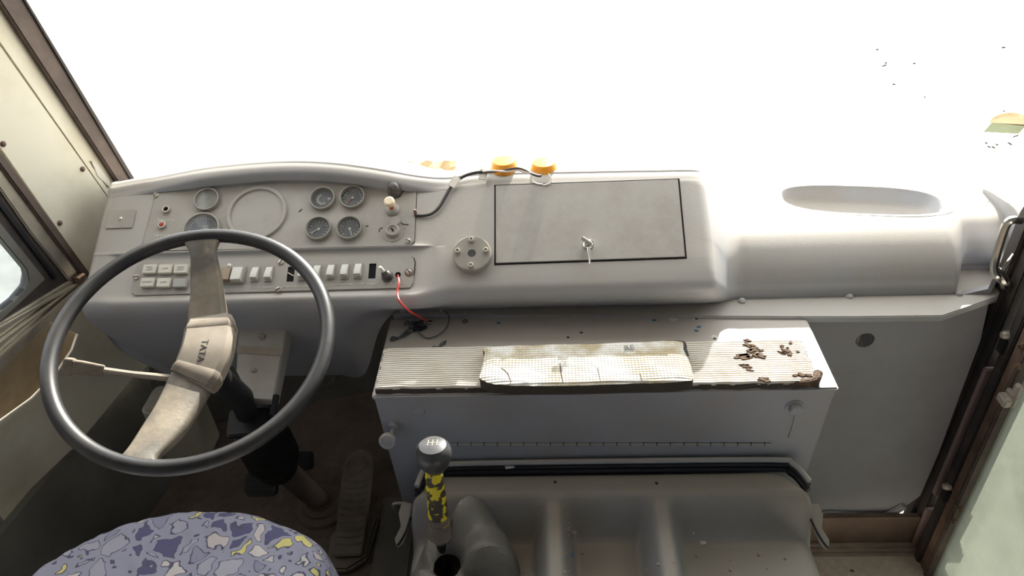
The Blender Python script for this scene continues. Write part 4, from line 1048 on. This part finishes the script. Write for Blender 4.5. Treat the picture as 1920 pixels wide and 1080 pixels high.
# ------------------------------------------------------------ gear lever and boot
gear = empty('gear_lever', atz(845, 1060, .39), 'gear lever with grey shift knob and yellow black tape wrapped shaft', 'gear lever')
gb = atz(836, 1070, .40); g1 = aty(823, 985, .86); g0 = aty(812, 872, .88)
obj('shaft', MB().tube([gb + Vector((.004, -.02, -.06)), gb, g1, g0], .0105, 12, 4), 'black', gear, smooth=True)
w0 = g1.lerp(gb, .20); ax = (g0 - w0)
def wr_(t): return .0175 + .0015 * math.sin(t * 30)
obj('tape_wrap', MB().tube([w0 + ax * t for t in [k / 20 for k in range(20)]] , [.0205 - .005 * (k / 19) + .0009 * math.sin(k * 2.3) for k in range(20)], 18), 'tape_yellow', gear, smooth=True)
obj('wrap_bands', MB().tube([w0 + ax * t for t in [-.10 + .03 * k for k in range(14)]], [.0225 + .0012 * (k % 2) - .0003 * k if k > 2 else .013 + .003 * k for k in range(14)], 18), 'hubtape_dark', gear, smooth=True)
kc = aty(813, 851, .879); up = (g0 - g1).normalized()
KF = frame(kc, Vector((1, 0, 0)), (-up).cross(Vector((1, 0, 0))))
KZ = 1 if KF.col[2].xyz.dot(up) > 0 else -1
prof = [(.012, -.040), (.018, -.034), (.026, -.022), (.0315, -.008), (.032, .004), (.0295, .014), (.024, .020), (.012, .0225), (.002, .023)]
kq = obj('shift_knob', MB().lathe([(r_, z * KZ) for r_, z in prof], 32), 'knob_gear', gear, KF, smooth=True)
pt = MB()
for x in (-.008, 0, .008): pt.box(x - .0009, x + .0009, -.008, .008, 0, .0012)
pt.box(-.008, .008, -.0009, .0009, 0, .0012)
dirc = (CAM - kc).normalized()
obj('shift_pattern', pt, 'print_dark', kq, KF @ T(0, 0, KZ * .0222) @ (Matrix() if KZ > 0 else RX(180)) @ T(0, .003, 0))
# boot: crumpled skirt around the lever
bc_ = hoodpt(880, 1070); secs = []
bq = atz(872, 1085, .37); tq = atz(838, 1062, .45)
for k in range(15):
    t = k / 14; sec = []
    for i in range(72):
        a = 2 * math.pi * i / 72
        def tri(q): return 1 - 2 * abs((q / math.pi) % 2 - 1)
        fold = .55 * tri(a * 2 + .9) + .35 * tri(a * 5 + 2.2 + t * 1.2) + .12 * math.sin(a * 9 + 1 + t * 3)
        w_ = math.sin(math.pi * min(1, t) ** .75) ** .8
        br_ = max(0, math.cos(a - rad(62)))
        r_ = lerp(.026, .112, t ** .75) * (1 + .20 * fold * w_)
        zc = lerp(.450, .362, t ** 2.4) + .044 * w_ * (.2 + fold) + .050 * br_ * w_
        cx, cy = lerp(tq.x, bq.x, min(1, t * 1.4)), lerp(tq.y, bq.y, min(1, t * 1.4))
        sec.append(Vector((cx + r_ * math.cos(a), cy + r_ * math.sin(a), zc)))
    secs.append(sec)
mbt = MB(); n = 72
vs = [p for q in secs for p in q]
mbt.add(vs, [(j * n + k, j * n + (k + 1) % n, (j + 1) * n + (k + 1) % n, (j + 1) * n + k) for j in range(14) for k in range(n)])
o = obj('boot', mbt, 'boot', gear, smooth=True, angle=24); md = o.modifiers.new('thickness', 'SOLIDIFY'); md.thickness = .002
o['label'] = 'crumpled grey vinyl boot'

# ------------------------------------------------------------ steering wheel
WC = Vector((-.6191, .9785, .8781)); a_, b_ = rad(17.28), rad(70.2)
WN = Vector((math.sin(a_) * math.cos(b_), -math.cos(a_) * math.cos(b_), math.sin(b_)))
WF = frame(WC, Vector((1, 0, 0)) - WN * WN.x, WN.cross(Vector((1, 0, 0)))); WFi = WF.inverted()
wheel = empty('steering_wheel', WC, 'large black two spoke steering wheel with taped hub', 'steering wheel')
RR = .232
ring = [(RR * math.cos(2 * math.pi * k / 96), RR * math.sin(2 * math.pi * k / 96)) for k in range(96)]
secs = []
for k in range(96):
    a = 2 * math.pi * k / 96
    secs.append([Vector(((RR + .0135 * math.cos(t)) * math.cos(a), (RR + .0135 * math.cos(t)) * math.sin(a), .0135 * math.sin(t))) for t in [2 * math.pi * q / 14 for q in range(14)]])
secs.append(secs[0])
obj('rim', MB().loft(secs, True), 'rim', wheel, WF, smooth=True)
def wpl(px, py, h=0):
    p = WFi @ onp(px, py, WC + WN * h, WN); return Vector((p.x, p.y, h))
HD = -.048
def rsec(c, d, wd, th, up=Vector((0, 0, 1))):
    d = d.normalized(); sd = up.cross(d).normalized(); u2 = d.cross(sd)
    return [c + sd * (wd * x) + u2 * (th * z) for x, z in ((-1, -.6), (-.86, -1), (.86, -1), (1, -.6), (1, .5), (.82, 1), (-.82, 1), (-1, .5))]
hubc = wpl(389, 664, HD)
def spoke(pts, wds, ths):
    P = crpath(pts, 6); n_ = len(P); secs = []
    for i, p in enumerate(P):
        t = i / (n_ - 1) * (len(wds) - 1); k = min(int(t), len(wds) - 2); f = t - k; f = f * f * (3 - 2 * f)
        d = P[min(i + 1, n_ - 1)] - P[max(i - 1, 0)]
        secs.append(rsec(p, d, lerp(wds[k], wds[k + 1], f), lerp(ths[k], ths[k + 1], f)))
    return MB().loft(secs)
obj('spoke', spoke([hubc, wpl(390, 600, HD), wpl(388, 535, -.028), wpl(382, 478, -.008), wpl(380, 450, 0)], [.036, .034, .028, .023, .034], [.016, .015, .012, .010, .006]), 'spoke', wheel, WF, smooth=True, angle=50)
obj('spoke', spoke([hubc, wpl(362, 712, HD), wpl(318, 790, -.030), wpl(268, 852, -.006), wpl(256, 872, 0)], [.036, .038, .034, .026, .036], [.016, .016, .014, .010, .006]), 'spoke', wheel, WF, smooth=True, angle=50)
hub = obj('hub_cover', spoke([wpl(396, 602, HD + .004), wpl(395, 625, HD + .006), wpl(388, 662, HD + .008), wpl(372, 700, HD + .004), wpl(362, 716, HD)], [.039, .0435, .044, .043, .041], [.017, .021, .022, .021, .018]), 'hubtape', wheel, WF, smooth=True, angle=30)
for pts in ([(396, 610), (395, 628)], [(378, 690), (363, 714)]):
    obj('tape_band', spoke([wpl(*pts[0], HD + .0055), wpl((pts[0][0] + pts[1][0]) / 2, (pts[0][1] + pts[1][1]) / 2, HD + .006), wpl(*pts[1], HD + .004)], [.0405, .0443, .0432], [.0190, .0217, .0205]), 'hubtape_dark', wheel, WF, smooth=True, angle=30)
th = HD + .0335
pa, pb = wpl(384, 635, th), wpl(373, 675, th)
tx = (pb - pa); TF = frame((pa + pb) / 2, tx, Vector((1, 0, 0)))
if TF.col[2].z < 0: TF = frame((pa + pb) / 2, tx, Vector((-1, 0, 0)))
cu = bpy.data.curves.new('maker_lettering', 'FONT'); cu.body = 'TATA'; cu.size = .0165; cu.align_x = 'CENTER'; cu.align_y = 'CENTER'
cu.fill_mode = 'BOTH'; cu.extrude = .0006; cu.resolution_u = 2; cu.space_character = 1.08
to_ = bpy.data.objects.new('maker_lettering', cu); C.objects.link(to_); bpy.context.view_layer.update()
me = bpy.data.meshes.new_from_object(to_.evaluated_get(bpy.context.evaluated_depsgraph_get()))
bpy.data.objects.remove(to_); bpy.data.curves.remove(cu); me.materials.clear(); me.materials.append(MATS['ink'])
from mathutils.bvhtree import BVHTree
bvh = BVHTree.FromPolygons([v.co for v in hub.data.vertices], [p.vertices[:] for p in hub.data.polygons])
for v in me.vertices:                       # lay the letters on the curved hub surface
    up_ = .0006 if v.co.z > 0 else -.0006
    q = TF @ v.co; hit = bvh.ray_cast(Vector((q.x, q.y, .1)), Vector((0, 0, -1)))[0]
    v.co = Vector((q.x, q.y, (hit.z if hit else th) + up_))
link('maker_lettering', me, hub, WF)
# ------------------------------------------------------------ steering column
col = empty('steering_column', (-.7, 1.27, 0), 'steering column with black tube, gaiter and grey sheet metal bracket', 'steering column')
def wax(t): return WC - WN * t
obj('upper_tube', MB().tube([wax(.06), wax(.10), wax(.14), wax(.145), aty(452, 745, 1.06), aty(462, 775, 1.085)], [.030, .032, .030, .030, .024, .022], 20), 'black', col, smooth=True)
cp = aty(466, 792, 1.085)
CF = frame(cp, Vector((1, .1, 0)), Vector((0, .93, .36)))
obj('clamp_plate', MB().prism(rrect(.085, .06, .006), -.012, .006), 'black', col, CF, bevel=.003)
obj('lower_gaiter', MB().tube([aty(480, 800, 1.10), aty(496, 828, 1.12), aty(508, 850, 1.14), aty(520, 875, 1.16)], [.052, .060, .061, .048], 20, 4), 'black', col, smooth=True)
obj('lower_shaft', MB().tube([aty(520, 870, 1.16), aty(560, 905, 1.22), aty(602, 942, 1.29)], .030, 14), 'floor', col, smooth=True)
bs = aty(604, 944, 1.29)
obj('floor_boot', MB().lathe([(.075, 0), (.072, .012), (.055, .018), (.055, .03), (.042, .036), (.042, .05)], 24), 'floor', col, T(bs.x, bs.y, 0), smooth=True)
# sheet metal bracket cover from the dash opening to the column
bA, bB = aty(447, 606, 1.22), aty(540, 612, 1.22); bC, bD = aty(440, 748, 1.085), aty(512, 752, 1.085)
def quad_prism(a, b, c, d, th):
    n_ = (b - a).cross(c - a).normalized()
    if n_.y > 0: n_ = -n_
    q = [a, b, d, c]; return MB().add(q + [p - n_ * th for p in q], [(0, 1, 2, 3), (4, 7, 6, 5), (0, 4, 5, 1), (1, 5, 6, 2), (2, 6, 7, 3), (3, 7, 4, 0)])
bk = obj('bracket_cover', quad_prism(bA, bB, bC, bD, .05), 'plate', col, bevel=.003)
m1, m2 = bA.lerp(bC, .30), bB.lerp(bD, .30); m3, m4 = bA.lerp(bC, .40), bB.lerp(bD, .40); off = Vector((0, -.0015, .0015))
obj('bracket_tape', quad_prism(m1 + off, m2 + off, m3 + off, m4 + off, .002), 'hubtape', bk)
for px, py, r_ in ((491, 631, .007), (476, 694, .005)):
    q = onp(px, py, bA, (bB - bA).cross(bC - bA).normalized()); nn = (bB - bA).cross(bC - bA).normalized(); nn = nn if nn.y < 0 else -nn
    obj('bracket_bolt', MB().lathe([(r_, 0), (r_, .003), (r_ * .6, .005)], 14), 'hubtape', bk, frame(q, (bB - bA), nn.cross(bB - bA)), smooth=True)
obj('bracket_clip', MB().box(-.006, .006, -.022, .022, 0, .006), 'slot', bk, frame(aty(443, 705, 1.085), Vector((1, 0, 0)), Vector((0, .5, .85))) @ RZ(25), bevel=.002)
obj('bracket_clip', MB().box(-.006, .006, -.022, .022, 0, .008), 'black', bk, frame(aty(516, 758, 1.075), Vector((1, 0, 0)), Vector((0, .5, .85))) @ RZ(-15), bevel=.002)
# indicator stalk
s0, s1, s2, s3 = aty(330, 710, 1.04), aty(250, 702, 1.03), aty(190, 694, 1.02), aty(122, 686, 1.01)
sk = obj('stalk', MB().tube([s0.lerp(wax(.13), .5), s0, s1, s2], [.0085, .0075, .006, .0065], 10), 'hubtape', col, smooth=True)
SF = frame(s2, (s3 - s2), Vector((0, .5, .8)))
L_ = (s3 - s2).length
obj('stalk_handle', MB().loft([[Vector((x, y * wd, z * wd)) for y, z in ((-1, -.7), (1, -.7), (1, .7), (-1, .7))] for x, wd in ((-.005, .009), (L_ * .55, .0125), (L_ * .75, .0125), (L_ * .78, .015), (L_ * 1.0, .015), (L_ * 1.05, .012))]), 'hubtape_dark', sk, SF, bevel=.002)
obj('stalk_grip', MB().tube([s0, s0.lerp(s1, .12)], .013, 12), 'hubtape_dark', sk, smooth=True)
# reservoir behind
p = aty(345, 800, 1.36)
rv = obj('fluid_reservoir', MB().prism(rrect(.13, .10, .02), -.08, .11), 'plastic_pale', None, T(p.x, p.y, p.z), bevel=.008)
tag(rv, 'pale plastic reservoir behind the steering wheel in the footwell', 'reservoir')
# dark pipework in the footwell
h_ = atz(300, 900, 0)
o = obj('hose', MB().tube([Vector((-1.05, 1.45, 0)), aty(290, 800, 1.48), aty(270, 700, 1.5), aty(268, 650, 1.5)], .03, 10, 5), 'kick', None, smooth=True); tag(o, 'dark bundle of hoses running up beside the footwell wall', 'hose')
obj('under_hose', MB().tube([aty(560, 660, 1.32), aty(570, 700, 1.4), aty(620, 720, 1.42), aty(640, 690, 1.32)], .010, 8, 5), 'kick', dash, smooth=True)  # loop of footwell hose, grouped with the dashboard parts
# ------------------------------------------------------------ pedals
ped = empty('accelerator_pedal', atz(650, 1045, 0), 'long ribbed floor hinged accelerator pedal', 'pedal')
q0, q1 = atz(652, 1040, .04), aty(658, 850, 1.40)
PFm = frame(q0, Vector((1, 0, 0)) + Vector((0, .05, 0)), q1 - q0); Lp = (q1 - q0).length
wp = .050
outl = [(-.036, -.002), (.036, -.002), (.042, Lp * .5), (.042, Lp * .85)] + [(.042 * math.cos(t), Lp * .87 + .05 * math.sin(t)) for t in [math.pi * k / 10 for k in range(1, 10)]] + [(-.042, Lp * .85), (-.042, Lp * .5)]
obj('pad', MB().prism(outl, -.012, 0), 'pedal', ped, PFm, bevel=.003)
for k in range(10):
    y = Lp * (.10 + .068 * k); c = .012 if k > 7 else .006
    obj('pad_rib', MB().tube([Vector((-.033, y + c * .3, .001)), Vector((-.016, y - c * .4, .002)), Vector((.016, y - c * .4, .002)), Vector((.033, y + c * .3, .001))], .0026, 6, 3), 'pedal', ped, PFm, smooth=True)
for r_ in (.030, .020):
    obj('pad_ring', MB().lathe([(r_ + .0025 * math.cos(t), .001 + .0025 * math.sin(t)) for t in [2 * math.pi * k / 6 for k in range(7)]], 24, cap=False), 'pedal', ped, PFm @ T(0, Lp * .86, 0), smooth=True)
bpx = [atz(x, y, .02) for x, y in ((612, 1068), (650, 1070), (690, 1045), (712, 965), (690, 955), (620, 1000))]
obj('pedal_base', MB().prism([(p.x, p.y) for p in bpx], 0, .022), 'pedal', ped, bevel=.006)
bp2 = empty('brake_pedal', atz(490, 910, .1), 'dark rubber foot pedal below the steering column', 'pedal')
q = aty(490, 908, 1.22)
BF = frame(q, Vector((1, 0, 0)), Vector((0, .7, .7)))
obj('pad', MB().prism(rrect(.085, .062, .016), -.010, .004), 'black', bp2, BF, bevel=.003)
for k in range(4): obj('pad_stud', MB().box(-.03, .03, -.002, .002, .004, .006), 'black', bp2, BF @ T(0, -.02 + k * .0135, 0), bevel=.001)
obj('pedal_arm', MB().tube([q + Vector((0, .01, 0)), q + Vector((.01, .12, .06)), q + Vector((.01, .22, .25)), q + Vector((.01, .26, .45))], .011, 8, 4), 'black', bp2, smooth=True)
q = aty(566, 865, 1.34)
bp3 = obj('pedal_stub', MB().prism(rrect(.05, .05, .01), -.03, 0), 'black', None, frame(q, Vector((1, 0, 0)), Vector((0, .7, .7))), bevel=.004)
tag(bp3, 'small dark pedal stub behind the column gaiter', 'pedal stub')
# side duct beside the box
du = MB(); du.box(-.44, -.345, 1.0, 1.25, 0, .10)
tag(obj('floor_duct', du, 'kick', bevel=.006), 'low dark duct on the floor beside the engine box', 'duct')

# ------------------------------------------------------------ driver seat
seat = empty('driver_seat', (-.67, .6, 0), 'driver seat with purple patterned fabric cover', 'seat')
SX, SYF, SZ = -.680, .935, .525
rows = []
NSx, NSy = 90, 60
for j in range(NSy + 1):
    tv = j / NSy; row = []
    for i in range(NSx + 1):
        tu = -1 + 2 * i / NSx
        x = SX + .292 * tu
        yfr = SYF - .012 - .135 * abs(tu) ** 2.6 - .035 * (tu - .1) ** 2 + (.02 if tu > .5 else 0) * sst(.5, .8, tu)
        y = lerp(yfr, .30, tv)
        ex = 1 - abs(tu); ey = tv * .6 / .30
        drop = .085 * (1 - min(1, ex / .20)) ** 2.2 + .075 * (1 - min(1, ey / .22)) ** 2.2
        z = SZ + .010 - min(.13, drop)
        z += .006 * noise.noise(Vector((x * 16, y * 9, 0))) + .004 * noise.noise(Vector((x * 45 + y * 20, y * 30, 3)))
        row.append(Vector((x, y, z)))
    rows.append(row)
# cloth skirt around front
sk1 = [Vector((p.x * 1.0, p.y + .004, p.z - .06 - .012 * noise.noise(p * 30))) for p in rows[0]]
full = [sk1] + rows
obj('fabric_cover', MB().grid(full), 'seat_fabric', seat, smooth=True, angle=80)
cb = [];
secs = []
for z, s_ in ((.28, .96), (.34, .985), (.42, .99), (.455, .97)):
    secs.append([Vector((SX + .288 * s_ * tu, SYF - .016 - .135 * abs(tu) ** 2.6 - .035 * (tu - .1) ** 2 + (s_ - 1) * .2, z)) for tu in [-1 + k / 15 for k in range(31)]] + [Vector((SX + .288 * s_, .3, z)), Vector((SX - .288 * s_, .3, z))])
obj('cushion_base', MB().loft(secs), 'seat_side', seat, smooth=True, angle=50)
obj('pedestal', MB().box(-.9, -.48, .35, .80, 0, .29), 'kick', seat, bevel=.01)
obj('side_bolster', MB().tube([(SX + .255, .79, .43), (SX + .262, .74, .445), (SX + .268, .65, .45), (SX + .268, .4, .45)], [.026, .034], 14, 5), 'seat_side', seat, smooth=True)
